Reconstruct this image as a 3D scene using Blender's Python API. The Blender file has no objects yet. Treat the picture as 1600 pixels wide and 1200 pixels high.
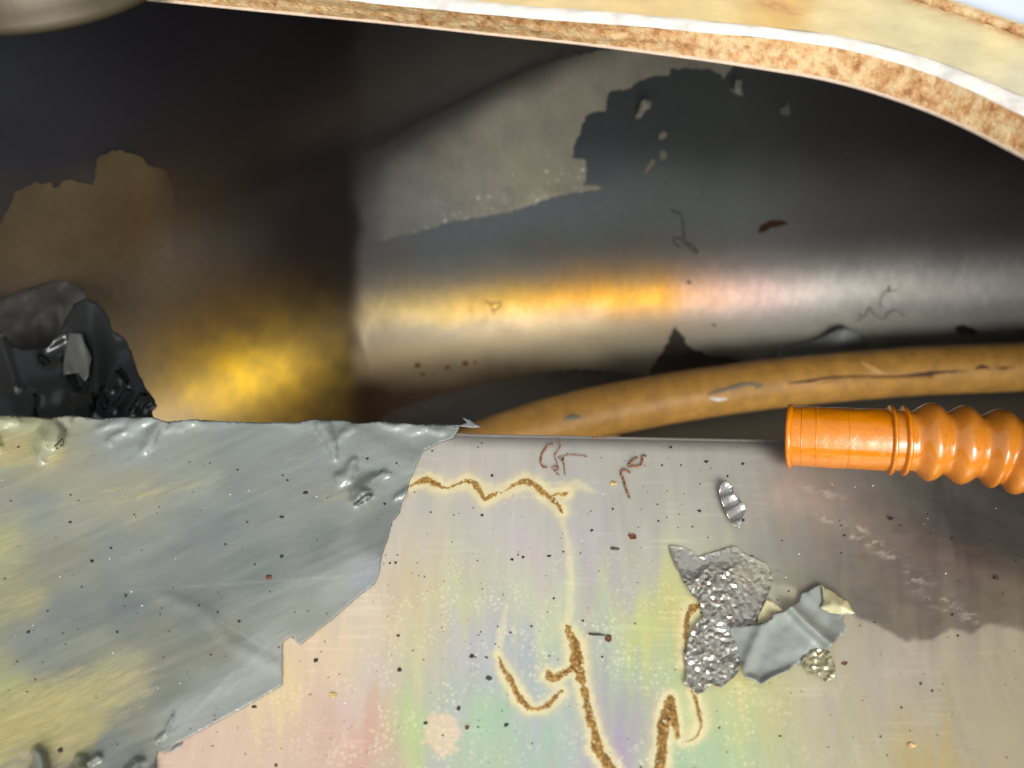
import bpy, math, random
import numpy as np
from mathutils import Vector
from mathutils.bvhtree import BVHTree
from mathutils.geometry import delaunay_2d_cdt

random.seed(7)
rng = np.random.default_rng(11)
scene = bpy.context.scene
COL = scene.collection

# ------------------------------------------------------------------ camera
CAM = np.array([0.0, 0.0, 0.12])
PITCH = math.radians(50.0)
FPX = 1203.0                      # focal length in photograph pixels (1600 wide)
cam = bpy.data.cameras.new('camera')
camo = bpy.data.objects.new('camera', cam)
COL.objects.link(camo)
camo.location = CAM
camo.rotation_euler = (math.pi / 2 - PITCH, 0, 0)
cam.sensor_width = 36.0
cam.lens = 36.0 * FPX / 1600.0
cam.clip_start = 0.005
cam.clip_end = 50
cam.dof.use_dof = True
cam.dof.focus_distance = 0.31
cam.dof.aperture_fstop = 9.0
scene.camera = camo

# ------------------------------------------------------------------ light
SUN = Vector((0.14, -0.73, 0.58)).normalized()
world = bpy.data.worlds.new('World')
scene.world = world
world.use_nodes = True
wn = world.node_tree
wn.nodes.clear()
sky = wn.nodes.new('ShaderNodeTexSky')
sky.sky_type = 'NISHITA'
sky.sun_disc = False
sky.sun_elevation = math.asin(SUN.z)
sky.sun_rotation = math.atan2(SUN.x, SUN.y)
sky.dust_density = 4.0
hs = wn.nodes.new('ShaderNodeHueSaturation')
hs.inputs['Saturation'].default_value = 0.10
bg = wn.nodes.new('ShaderNodeBackground')
bg.inputs['Strength'].default_value = 0.15
wo = wn.nodes.new('ShaderNodeOutputWorld')
wn.links.new(sky.outputs[0], hs.inputs['Color'])
wn.links.new(hs.outputs[0], bg.inputs[0])
wn.links.new(bg.outputs[0], wo.inputs[0])
sl = bpy.data.lights.new('sun', 'SUN')
sl.energy = 1.5
sl.angle = math.radians(26)
sl.color = (1.0, 0.95, 0.88)
slo = bpy.data.objects.new('sun', sl)
COL.objects.link(slo)
slo.rotation_euler = SUN.to_track_quat('Z', 'Y').to_euler()
scene.view_settings.view_transform = 'Standard'
scene.view_settings.look = 'None'
scene.view_settings.gamma = 1.0
scene.view_settings.exposure = 0.80

# ------------------------------------------------------------------ maths helpers
FWD = np.array([0, math.cos(PITCH), -math.sin(PITCH)])
UPV = np.array([0, math.sin(PITCH), math.cos(PITCH)])
RGT = np.array([1.0, 0, 0])


def rays(px, py):
    u = (np.asarray(px, float) - 800) / FPX
    v = (600 - np.asarray(py, float)) / FPX
    return FWD + u[..., None] * RGT + v[..., None] * UPV


def onz(px, py, z):
    """photograph pixel -> point on the level plane at height z"""
    d = rays(px, py)
    k = (np.asarray(z) - CAM[2]) / d[..., 2]
    return CAM + d * k[..., None]


def ony(px, py, y):
    d = rays(px, py)
    return CAM + d * (y / d[..., 1])[..., None]


def project(P):
    q = P - CAM
    f = q @ FWD
    return 800 + FPX * (q @ RGT) / f, 600 - FPX * (q @ UPV) / f


_tab = rng.random((256, 256))


def vnoise(x, y):
    x = np.asarray(x, float); y = np.asarray(y, float)
    xi = np.floor(x).astype(int); yi = np.floor(y).astype(int)
    fx = x - xi; fy = y - yi
    fx = fx * fx * (3 - 2 * fx); fy = fy * fy * (3 - 2 * fy)
    g = lambda a, b: _tab[a % 256, b % 256]
    return ((g(xi, yi) * (1 - fx) + g(xi + 1, yi) * fx) * (1 - fy)
            + (g(xi, yi + 1) * (1 - fx) + g(xi + 1, yi + 1) * fx) * fy)


def fbm(x, y, o=4):
    s = 0; a = .5; t = 0
    for i in range(o):
        s = s + a * vnoise(x * 2 ** i + 17.3 * i, y * 2 ** i + 5.1 * i); t += a; a *= .5
    return s / t


def smooth(e0, e1, x):
    t = np.clip((x - e0) / (e1 - e0), 0, 1)
    return t * t * (3 - 2 * t)


def lin(c):
    c = np.asarray(c, float) / 255.0
    return np.where(c <= .04045, c / 12.92, ((c + .055) / 1.055) ** 2.4)


def shepard(px, py, pts, p=3.2, soft=18.0):
    num = 0; den = 0
    for x, y, c in pts:
        w = 1.0 / (((px - x) ** 2 + (py - y) ** 2) + soft ** 2) ** (p / 2)
        num = num + w[..., None] * lin(c); den = den + w
    return num / den[..., None]


def seg_dist(px, py, line):
    """distance to a polyline whose points carry a half width: negative inside"""
    best = np.full(np.shape(px), 1e9)
    for a, b in zip(line[:-1], line[1:]):
        ax, ay, aw = a; bx, by, bw = b
        L = (bx - ax) ** 2 + (by - ay) ** 2 + 1e-9
        t = np.clip(((px - ax) * (bx - ax) + (py - ay) * (by - ay)) / L, 0, 1)
        d = np.hypot(px - ax - t * (bx - ax), py - ay - t * (by - ay)) - (aw + t * (bw - aw))
        best = np.minimum(best, d)
    return best


def poly_dist(px, py, poly):
    q = [(x, y, 0.0) for x, y in poly]
    return seg_dist(px, py, q + [q[0]])


def inside(px, py, poly):
    c = np.zeros(np.shape(px), bool)
    n = len(poly)
    for i in range(n):
        x0, y0 = poly[i]; x1, y1 = poly[(i + 1) % n]
        if y0 == y1: continue
        m = ((y0 > py) != (y1 > py)) & (px < (x1 - x0) * (py - y0) / (y1 - y0) + x0)
        c ^= m
    return c


def interp_curve(keys, xs):
    k = np.array(keys, float)
    return np.interp(xs, k[:, 0], k[:, 1])


# ------------------------------------------------------------------ object helpers
def tag(o, label=None, cat=None, group=None, kind=None):
    if label: o['label'] = label
    if cat: o['category'] = cat
    if group: o['group'] = group
    if kind: o['kind'] = kind
    return o


def thing(name, loc, label, cat, group=None):
    o = bpy.data.objects.new(name, None)
    COL.objects.link(o)
    o.location = loc
    o.empty_display_size = 0.01
    return tag(o, label, cat, group)


def obj(name, V, F, mat, parent=None, col=None, smooth_shade=True, attrs=None, solid=0.0):
    me = bpy.data.meshes.new(name)
    me.from_pydata([tuple(v) for v in V], [], [tuple(int(i) for i in f) for f in F])
    if smooth_shade:
        me.polygons.foreach_set('use_smooth', [True] * len(me.polygons))
    if col is not None:
        a = me.attributes.new('col', 'FLOAT_COLOR', 'POINT')
        c = np.ones((len(V), 4), np.float32); c[:, :3] = col
        a.data.foreach_set('color', c.ravel())
    for k, v in (attrs or {}).items():
        a = me.attributes.new(k, 'FLOAT', 'POINT')
        a.data.foreach_set('value', np.asarray(v, np.float32))
    me.materials.append(mat)
    me.update()
    o = bpy.data.objects.new(name, me)
    COL.objects.link(o)
    if parent is not None:
        o.parent = parent
        o.matrix_parent_inverse = parent.matrix_basis.inverted()
    if solid:
        m = o.modifiers.new('thickness', 'SOLIDIFY')
        m.thickness = solid
        m.offset = 1.0
    return o


def grid_faces(nr, nc):
    i = np.arange(nr - 1)[:, None] * nc + np.arange(nc - 1)[None, :]
    i = i.ravel()
    return np.stack([i, i + 1, i + nc + 1, i + nc], 1)


def resample(poly, step, jag=0.0, seed=0):
    out = []
    r = random.Random(seed)
    n = len(poly)
    for i in range(n):
        a = poly[i]; b = poly[(i + 1) % n]
        L = math.hypot(b[0] - a[0], b[1] - a[1])
        m = max(1, int(L / step))
        nx, ny = (-(b[1] - a[1]) / (L + 1e-9), (b[0] - a[0]) / (L + 1e-9))
        for k in range(m):
            t = k / m
            j = r.uniform(-jag, jag) if k else r.uniform(-jag, jag) * .4
            out.append((a[0] + (b[0] - a[0]) * t + nx * j, a[1] + (b[1] - a[1]) * t + ny * j))
    return out


def tri_poly(poly, step, jag=0.0, seed=0):
    """ragged outline + jittered inner points -> 2-D triangulation in photograph pixels"""
    bd = resample(poly, step, jag, seed)
    xs = [p[0] for p in bd]; ys = [p[1] for p in bd]
    gx, gy = np.meshgrid(np.arange(min(xs), max(xs), step), np.arange(min(ys), max(ys), step))
    r = np.random.default_rng(seed + 5)
    gx = gx.ravel() + r.uniform(-.3, .3, gx.size) * step
    gy = gy.ravel() + r.uniform(-.3, .3, gy.size) * step
    m = inside(gx, gy, bd)
    gx, gy = gx[m], gy[m]
    d = poly_dist(gx, gy, bd)
    gx, gy = gx[d > step * .55], gy[d > step * .55]
    pts = [Vector(p) for p in bd] + [Vector((x, y)) for x, y in zip(gx, gy)]
    nb = len(bd)
    v, e, f, *_ = delaunay_2d_cdt(pts, [], [list(range(nb))], 1, 1e-5)
    P = np.array([(q.x, q.y) for q in v])
    return P[:, 0], P[:, 1], f, poly_dist(P[:, 0], P[:, 1], bd)


def fix_winding(V, F, N):
    V = np.asarray(V)
    out = []
    for f in F:
        a, b, c = V[f[0]], V[f[1]], V[f[2]]
        n = np.cross(b - a, c - a)
        out.append(tuple(f) if n @ N > 0 else tuple(f)[::-1])
    return out


def tube(pts, radii, seg=8, caps=True):
    """sweep a circle along 3-D points"""
    pts = np.asarray(pts, float); n = len(pts)
    T = np.gradient(pts, axis=0); T /= np.linalg.norm(T, axis=1)[:, None] + 1e-12
    ref = np.array([0, 0, 1.0])
    if abs(T[0] @ ref) > .9: ref = np.array([0, 1.0, 0])
    V = []
    for i in range(n):
        a = np.cross(T[i], ref); a /= np.linalg.norm(a)
        b = np.cross(a, T[i])
        for k in range(seg):
            th = 2 * math.pi * k / seg
            V.append(pts[i] + radii[i] * (math.cos(th) * a + math.sin(th) * b))
    F = []
    for i in range(n - 1):
        for k in range(seg):
            k2 = (k + 1) % seg
            F.append((i * seg + k, i * seg + k2, (i + 1) * seg + k2, (i + 1) * seg + k))
    if caps:
        F.append(tuple(range(seg))[::-1]); F.append(tuple((n - 1) * seg + k for k in range(seg)))
    return V, F


def spline(keys, n):
    """Catmull-Rom through rows of numbers"""
    K = np.asarray(keys, float)
    K = np.vstack([2 * K[0] - K[1], K, 2 * K[-1] - K[-2]])
    out = []
    m = len(K) - 3
    for i in range(n):
        s = i / (n - 1) * m
        j = min(int(s), m - 1); t = s - j
        p0, p1, p2, p3 = K[j:j + 4]
        out.append(.5 * (2 * p1 + (p2 - p0) * t + (2 * p0 - 5 * p1 + 4 * p2 - p3) * t * t + (3 * p1 - p0 - 3 * p2 + p3) * t ** 3))
    return np.array(out)


# ------------------------------------------------------------------ materials
class NT:
    def __init__(s, name):
        s.m = bpy.data.materials.new(name); s.m.use_nodes = True
        s.t = s.m.node_tree
        s.b = s.t.nodes['Principled BSDF']

    def n(s, typ, **kw):
        x = s.t.nodes.new(typ)
        for k, v in kw.items():
            if k.startswith('i_'):
                key = k[2:]
                x.inputs[int(key) if key.isdigit() else key.replace('_', ' ')].default_value = v
            else: setattr(x, k, v)
        return x

    def l(s, a, b): s.t.links.new(a, b)

    def set(s, **kw):
        for k, v in kw.items():
            s.b.inputs[k.replace('_', ' ')].default_value = v if not (isinstance(v, tuple) and len(v) == 3) else (*v, 1)
        return s

    def coord(s, scale=(1, 1, 1), rot=(0, 0, 0)):
        t = s.n('ShaderNodeTexCoord'); m = s.n('ShaderNodeMapping'); r = s.n('ShaderNodeMapping')
        r.inputs['Rotation'].default_value = rot; m.inputs['Scale'].default_value = scale
        s.l(t.outputs['Object'], r.inputs['Vector']); s.l(r.outputs[0], m.inputs['Vector'])
        return m.outputs['Vector']

    def noise(s, vec, scale, detail=4, rough=.6):
        x = s.n('ShaderNodeTexNoise', i_Scale=scale, i_Detail=detail, i_Roughness=rough)
        s.l(vec, x.inputs['Vector'])
        return x.outputs['Fac']

    def ramp(s, fac, stops):
        r = s.n('ShaderNodeValToRGB')
        e = r.color_ramp.elements
        while len(e) < len(stops): e.new(.5)
        for k, (p, c) in zip(e, stops):
            k.position = p; k.color = (*c, 1) if isinstance(c, tuple) else (c, c, c, 1)
        s.l(fac, r.inputs['Fac'])
        return r.outputs['Color']

    def mix(s, fac, a, b, mode='MIX'):
        x = s.n('ShaderNodeMix', data_type='RGBA', blend_type=mode)
        for sock, val in ((x.inputs['Factor'], fac), (x.inputs[6], a), (x.inputs[7], b)):
            if hasattr(val, 'links') or isinstance(val, bpy.types.NodeSocket): s.l(val, sock)
            else: sock.default_value = val if not (isinstance(val, tuple) and len(val) == 3) else (*val, 1)
        return x.outputs[2]

    def math(s, op, a, b):
        x = s.n('ShaderNodeMath', operation=op)
        for i, val in enumerate((a, b)):
            if isinstance(val, bpy.types.NodeSocket): s.l(val, x.inputs[i])
            else: x.inputs[i].default_value = val
        return x.outputs[0]

    def attr(s, name):
        a = s.n('ShaderNodeAttribute', attribute_name=name)
        return a

    def bump(s, h, strength, dist):
        b = s.n('ShaderNodeBump', i_Strength=strength, i_Distance=dist)
        s.l(h, b.inputs['Height'])
        s.l(b.outputs[0], s.b.inputs['Normal'])
        return b


def mat_plate():
    s = NT('iridescent_plating')
    v = s.coord()
    c = s.attr('col').outputs['Color']
    # vertical streaks and mottling of the passivation film
    st = s.noise(s.coord((1, .12, 1)), 260, 3)
    c = s.mix(.35, c, s.ramp(st, [(.3, (.82, .82, .82)), (.7, (1.1, 1.1, 1.1))]), 'MULTIPLY')
    vo = s.n('ShaderNodeTexVoronoi', i_Scale=560, i_Randomness=1.0)
    s.l(v, vo.inputs['Vector'])
    dots = s.ramp(vo.outputs['Distance'], [(.0, 1.0), (.30, 1.0), (.42, 0.0)])
    big = s.noise(v, 70, 3)
    dm = s.math('MULTIPLY', dots, s.ramp(big, [(.42, 0.0), (.60, 1.0)]))
    dm = s.math('MULTIPLY', dm, s.attr('dots').outputs['Fac'])
    c = s.mix(s.math('MULTIPLY', dm, .38), c, tuple(lin((236, 230, 190))))
    fine = s.noise(v, 2600, 2)
    c = s.mix(.30, c, s.ramp(fine, [(.3, (.74, .74, .74)), (.7, (1.14, 1.14, 1.14))]), 'MULTIPLY')
    s.l(c, s.b.inputs['Base Color'])
    s.set(Metallic=.35, Roughness=.36)
    rg = s.noise(v, 120, 4)
    s.l(s.ramp(rg, [(.3, .30), (.7, .44)]), s.b.inputs['Roughness'])
    h = s.math('ADD', s.noise(v, 1500, 3), s.math('MULTIPLY', s.noise(v, 160, 3), 1.5))
    s.bump(h, .25, .0002)
    return s.m


def mat_film():
    s = NT('grey_paint_film')
    v = s.coord()
    c = s.attr('col').outputs['Color']
    st = s.noise(s.coord((.22, 1, 1), (0, 0, math.radians(-24))), 420, 4)
    tan = s.attr('tan').outputs['Fac']
    st2 = s.noise(s.coord((.16, 1, 1), (0, 0, math.radians(-30))), 1100, 5, .7)
    m = s.math('ADD', s.math('MULTIPLY', st, .9), s.math('MULTIPLY', st2, .7))
    m = s.math('ADD', m, tan)
    m = s.ramp(s.math('MULTIPLY', m, .5), [(.58, 0.0), (.74, .45), (.98, .8)])
    c = s.mix(m, c, s.mix(st2, tuple(lin((120, 108, 68))), tuple(lin((172, 160, 114)))))
    c = s.mix(.35, c, s.ramp(st2, [(.3, (.80, .80, .80)), (.7, (1.18, 1.18, 1.18))]), 'MULTIPLY')
    c = s.mix(.25, c, s.ramp(st, [(.25, (.78, .78, .78)), (.75, (1.2, 1.2, 1.2))]), 'MULTIPLY')
    s.l(c, s.b.inputs['Base Color'])
    s.set(Roughness=.28)
    s.l(s.ramp(s.noise(v, 90, 4), [(.3, .16), (.7, .32)]), s.b.inputs['Roughness'])
    s.bump(s.noise(v, 300, 4), .12, .0006)
    return s.m


def mat_simple(name, col, rough=.5, metal=0.0, bump=0.0, bscale=400, var=.2, attr=False, **kw):
    s = NT(name)
    v = s.coord()
    c = s.attr('col').outputs['Color'] if attr else None
    nz = s.noise(v, bscale * .4, 5)
    r = s.ramp(nz, [(.25, (1 - var,) * 3), (.75, (1 + var * .6,) * 3)])
    c = s.mix(1.0, c if attr else tuple(col), r, 'MULTIPLY')
    s.l(c, s.b.inputs['Base Color'])
    s.set(Roughness=rough, Metallic=metal, **kw)
    if bump: s.bump(s.noise(v, bscale, 4), bump, .001)
    return s.m


def mat_shell():
    s = NT('heat_tinted_steel')
    v = s.coord()
    c = s.attr('col').outputs['Color']
    mot = s.noise(s.coord((1, 1, .35)), 240, 4)
    c = s.mix(.26, c, s.ramp(mot, [(.3, (.7, .7, .7)), (.7, (1.15, 1.15, 1.15))]), 'MULTIPLY')
    s.l(c, s.b.inputs['Base Color'])
    s.set(Metallic=.72, Roughness=.45)
    s.l(s.ramp(s.noise(v, 30, 4), [(.3, .42), (.7, .52)]), s.b.inputs['Roughness'])
    s.bump(s.math('ADD', s.noise(v, 900, 3), s.noise(v, 60, 3)), .10, .0006)
    return s.m


def mat_rim():
    s = NT('rusty_rim_edge')
    v = s.coord()
    n1 = s.noise(v, 240, 5, .7)
    c = s.ramp(n1, [(.30, tuple(lin((112, 66, 30)))), (.44, tuple(lin((160, 120, 74)))), (.58, tuple(lin((176, 152, 112))))])
    s.l(c, s.b.inputs['Base Color'])
    s.set(Roughness=.75)
    s.bump(s.noise(v, 420, 4, .7), .9, .0012)
    return s.m


def mat_flange():
    s = NT('tan_weathered_flange')
    v = s.coord()
    c = s.attr('col').outputs['Color']
    n1 = s.noise(v, 60, 5)
    c = s.mix(.7, c, s.ramp(n1, [(.3, (.72, .68, .6)), (.7, (1.12, 1.1, 1.05))]), 'MULTIPLY')
    rm = s.math('MULTIPLY', s.ramp(s.noise(v, 260, 5, .7), [(.38, 0.0), (.55, 1.0)]), s.attr('rust').outputs['Fac'])
    c = s.mix(rm, c, tuple(lin((150, 92, 56))))
    s.l(c, s.b.inputs['Base Color'])
    s.set(Roughness=.5)
    s.bump(s.noise(v, 350, 4), .3, .001)
    return s.m


def mat_rust():
    s = NT('rust_crust')
    v = s.coord()
    n = s.noise(v, 900, 4, .7)
    c = s.ramp(n, [(.28, tuple(lin((46, 28, 8)))), (.42, tuple(lin((104, 74, 28)))), (.56, tuple(lin((140, 106, 48)))), (.70, tuple(lin((190, 160, 96))))])
    c = s.mix(.8, c, s.ramp(s.noise(v, 260, 4, .7), [(.3, (.6, .55, .46)), (.62, (1.15, 1.15, 1.15))]), 'MULTIPLY')
    c = s.mix(s.attr('thick').outputs['Fac'], s.mix(.55, c, tuple(lin((196, 172, 118)))), c)
    s.l(c, s.b.inputs['Base Color'])
    s.set(Roughness=.5)
    s.bump(s.noise(v, 1500, 3), .35, .0003)
    return s.m


def mat_hose(name, col):
    s = NT(name)
    v = s.coord()
    n = s.noise(v, 160, 4)
    c = s.mix(.35, tuple(col), s.ramp(n, [(.3, (.78, .70, .58)), (.7, (1.1, 1.1, 1.1))]), 'MULTIPLY')
    gr = s.noise(v, 700, 5, .75)
    c = s.mix(.22, c, s.ramp(gr, [(.36, (.35, .26, .16)), (.46, (1, 1, 1))]), 'MULTIPLY')
    s.l(c, s.b.inputs['Base Color'])
    s.set(Roughness=.22, Coat_Weight=.7, Coat_Roughness=.07, Subsurface_Weight=.10, Subsurface_Scale=.003)
    s.b.inputs['Subsurface Radius'].default_value = (1, .45, .12)
    cr = s.noise(s.coord((.5, 1, 1)), 260, 4)
    s.bump(s.ramp(cr, [(.46, 0.0), (.50, 1.0), (.54, 0.0)]), .14 if name == 'amber_plastic' else .04, .0006)
    return s.m


def mat_foil():
    s = NT('crinkled_foil_film')
    c = s.attr('col').outputs['Color']
    s.l(c, s.b.inputs['Base Color'])
    s.set(Roughness=.10, Metallic=.55, Coat_Weight=.5, Coat_Roughness=.05)
    s.bump(s.noise(s.coord(), 500, 3), .15, .0006)
    return s.m


M = dict(
    plate=mat_plate(), film=mat_film(), shell=mat_shell(), rim=mat_rim(), flange=mat_flange(), rust=mat_rust(),
    cuff=mat_hose('amber_plastic', lin((192, 112, 4))), bellows=mat_hose('pale_amber_plastic', lin((190, 118, 36))),
    foil=mat_foil(),
    stain=mat_simple('brown_stained_metal', lin((92, 78, 58)), .45, .35, .4, 900, .3),
    bare=mat_simple('sandy_bare_metal', lin((122, 117, 100)), .42, .35, .6, 900, .3),
    chamfer=mat_simple('bright_worn_edge', (.56, .53, .48), .4, .1, .5, 260, .38),
    lip=mat_simple('pale_lip', lin((168, 150, 132)), .6, 0, .4, 500, .2),
    white=mat_simple('white_gloss_panel', (.40, .45, .52), .25, 0, 0, 20, .04),
    pipe=mat_simple('tan_painted_pipe', lin((176, 130, 60)), .5, 0, .35, 160, .4),
    darkfilm=mat_simple('dark_grey_film', lin((36, 38, 38)), .15, 0, .03, 60, .12),
    flake=mat_simple('grey_flake', lin((150, 158, 156)), .38, 0, .15, 300, .15, attr=True),
    speck=mat_simple('dark_dirt', lin((44, 34, 26)), .7, 0, 0, 900, .4),
    brown=mat_simple('brown_rust_chip', lin((96, 52, 30)), .6, 0, .5, 1500, .4),
    fibre=mat_simple('rusty_fibre', lin((126, 84, 52)), .55, 0, .3, 1500, .35),
    greyfibre=mat_simple('dark_fibre', lin((70, 60, 50)), .6, 0, .2, 1500, .3),
    grit=mat_simple('pale_grit', (.8, .8, .76), .2, 0, 0, 900, .1),
    crack=mat_simple('dark_crack_rust', lin((70, 40, 22)), .8, 0, .4, 1500, .4),
    oil=mat_simple('dark_oily_residue', lin((44, 36, 26)), .45, 0, .3, 200, .4),
    shadefilm=mat_simple('shaded_film', lin((34, 32, 30)), .75, 0, .1, 100, .2),
    dark=mat_simple('dark_underside', lin((46, 44, 44)), .5, .5, .1, 90, .2),
    boss=mat_simple('dull_brass_steel', lin((62, 55, 40)), .5, .4, .1, 300, .2),
)

# ================================================================== THE TANK
ZP = -0.14          # level of the plated shelf
ZF = -0.487          # tank floor
tank = thing('metal_tank', (0, 0.3, ZF), 'rusty rimmed steel tank seen through its open hatch, with a plated shelf inside', 'tank')

# ---- inner wall and floor: one folded sheet with a big bend between wall and floor
R = 0.105
path = [(-0.56, -0.62), (-0.56, 0.288), (-0.172, 0.594), (1.0, 0.662), (1.0, -0.62)]


def sweep_shell():
    pts = []
    for a, b in zip(path[:-1], path[1:]):
        L = math.hypot(b[0] - a[0], b[1] - a[1])
        n = max(2, int(L / .0035))
        for k in range(n): pts.append((a[0] + (b[0] - a[0]) * k / n, a[1] + (b[1] - a[1]) * k / n))
    pts.append(path[-1])
    P = np.array(pts)
    # inward direction: mitred at the corners
    segn = []
    for a, b in zip(path[:-1], path[1:]):
        d = np.array([b[0] - a[0], b[1] - a[1]]); d /= np.linalg.norm(d)
        segn.append(np.array([d[1], -d[0]]))
    N = []
    ci = {p: i for i, p in enumerate(path)}
    si = 0
    for p in pts:
        if p in ci:
            i = ci[p]
            if 0 < i < len(path) - 1:
                m = segn[i - 1] + segn[i]; m = m / (1 + segn[i - 1] @ segn[i])
            else: m = segn[min(i, len(segn) - 1)]
            si = min(i, len(segn) - 1)
        else: m = segn[si]
        N.append(m)
    N = np.array(N)
    prof = []
    for z in np.linspace(-.004, ZF + R, 84): prof.append((0, z))
    for a in np.linspace(0, 90, 50)[1:]:
        prof.append((R * (1 - math.cos(math.radians(a))), ZF + R * (1 - math.sin(math.radians(a)))))
    for d in np.linspace(R, .22, 30)[1:]: prof.append((d, ZF - .002 * (d - R)))
    prof = np.array(prof)
    V = np.zeros((len(prof), len(P), 3))
    V[:, :, 0] = P[None, :, 0] + N[None, :, 0] * prof[:, None, 0]
    V[:, :, 1] = P[None, :, 1] + N[None, :, 1] * prof[:, None, 0]
    V[:, :, 2] = prof[:, None, 1]
    nr, nc = V.shape[:2]
    kg = np.exp(-(np.arange(-15, 16) / 7.5) ** 2); kg /= kg.sum()
    Vp = np.pad(V, ((0, 0), (15, 15), (0, 0)), mode='reflect', reflect_type='odd')
    V = sum(kg[i] * Vp[:, i:i + nc] for i in range(31))      # ease the folds between the panels
    V = V.reshape(-1, 3)
    F = grid_faces(nr, nc)
    return V, F


SV, SF = sweep_shell()
_x = SV[:, 0].copy()
_w = np.where(_x < -.166, np.exp(-((_x + .166) / .26) ** 2), np.clip(1 - (_x + .166) / 1.0, 0, 1)) * smooth(.2, .3, SV[:, 1])
SV[:, 0] += (.15 * (SV[:, 2] + .47) + 2.0 * .02 * np.log1p(np.exp(np.clip((SV[:, 2] + .262) / .02, -30, 30)))) * _w
spx, spy = project(SV)
def ramp_rgb(keys, x):
    k = np.array([a for a, _ in keys], float); c = np.array([lin(q) for _, q in keys])
    return np.stack([np.interp(x, k, c[:, i]) for i in range(3)], -1)


def shell_colors(px, py):
    """heat tint of the steel, glow and shade painted in: blue-grey walls, gold to pink to silver along the bend"""
    px = np.clip(px, -300, 1900); py = np.clip(py, -200, 900)
    px = px + 40 * (fbm(px / 90, py / 90, 3) - .5); py = py + 30 * (fbm(px / 70 + 5, py / 70, 3) - .5)
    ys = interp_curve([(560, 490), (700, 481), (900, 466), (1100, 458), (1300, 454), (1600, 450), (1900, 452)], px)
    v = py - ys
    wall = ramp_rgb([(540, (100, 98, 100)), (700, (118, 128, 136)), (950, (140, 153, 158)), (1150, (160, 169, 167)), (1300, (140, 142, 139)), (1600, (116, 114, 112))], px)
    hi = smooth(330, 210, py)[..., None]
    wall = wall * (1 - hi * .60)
    band = ramp_rgb([(560, (150, 134, 98)), (680, (174, 150, 92)), (800, (212, 168, 76)), (900, (244, 182, 72)), (1030, (252, 184, 70)), (1075, (240, 190, 150)), (1180, (228, 198, 188)), (1280, (224, 218, 208)), (1500, (222, 220, 212)), (1900, (212, 210, 202))], px)  # tint also carries the reflected glow, brightest along the bend
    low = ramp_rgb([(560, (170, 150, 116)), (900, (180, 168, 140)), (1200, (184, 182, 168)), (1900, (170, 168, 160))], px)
    floor = ramp_rgb([(560, (64, 48, 32)), (850, (70, 56, 40)), (1000, (96, 92, 80)), (1200, (92, 92, 86)), (1900, (90, 90, 88))], px)  # shadow on the floor painted as dark brown and grey
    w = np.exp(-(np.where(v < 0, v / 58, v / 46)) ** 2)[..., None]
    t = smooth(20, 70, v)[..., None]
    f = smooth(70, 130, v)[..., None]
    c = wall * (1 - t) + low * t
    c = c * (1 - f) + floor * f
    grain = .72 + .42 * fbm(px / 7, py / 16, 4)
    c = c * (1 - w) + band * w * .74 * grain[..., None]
    # left hand panel, the shade of its dark corner put into the colour
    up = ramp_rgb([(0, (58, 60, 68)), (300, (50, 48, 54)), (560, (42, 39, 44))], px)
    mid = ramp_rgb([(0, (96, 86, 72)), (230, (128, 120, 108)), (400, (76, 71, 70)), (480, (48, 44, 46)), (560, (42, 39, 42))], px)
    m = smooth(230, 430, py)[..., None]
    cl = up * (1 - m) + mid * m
    g = (np.exp(-(((px - 380) / 112) ** 2 + ((py - 585) / 74) ** 2) ** .75) * (.55 + .8 * fbm(px / 22, py / 22, 4)))[..., None]  # gold spot painted in for the highlight on the left bend
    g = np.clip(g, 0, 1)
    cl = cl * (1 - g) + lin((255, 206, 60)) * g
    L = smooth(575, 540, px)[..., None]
    return c * (1 - L) + cl * L


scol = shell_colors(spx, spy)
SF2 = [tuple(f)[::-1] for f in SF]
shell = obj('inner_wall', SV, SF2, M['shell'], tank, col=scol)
BV = BVHTree.FromPolygons([Vector(v) for v in SV], [tuple(int(i) for i in f) for f in SF2])


def shell_hit(px, py):
    P = []; N = []
    D = rays(np.asarray(px, float), np.asarray(py, float))
    for d in D.reshape(-1, 3):
        h = BV.ray_cast(Vector(CAM), Vector(d).normalized())
        if h[0] is None:
            h = (Vector(CAM + d * .7), Vector((0, -1, 0)))
        n = Vector(h[1])
        if n.dot(Vector(d)) > 0: n = -n
        P.append(h[0]); N.append(n)
    return np.array(P), np.array(N)


# floor under everything
fl = [(-.56, -.62, ZF - .003), (1.0, -.62, ZF - .003), (1.0, .662, ZF - .003), (-.172, .594, ZF - .003), (-.56, .288, ZF - .003)]
obj('floor_plate', fl, [(0, 1, 2, 3, 4)], M['dark'], tank, smooth_shade=False)
nw = [(-.56, -.62, ZF - .003), (1.0, -.62, ZF - .003), (1.0, -.62, -.004), (-.56, -.62, -.004)]
obj('front_wall', nw, [(0, 3, 2, 1)], M['dark'], tank, smooth_shade=False)

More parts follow.
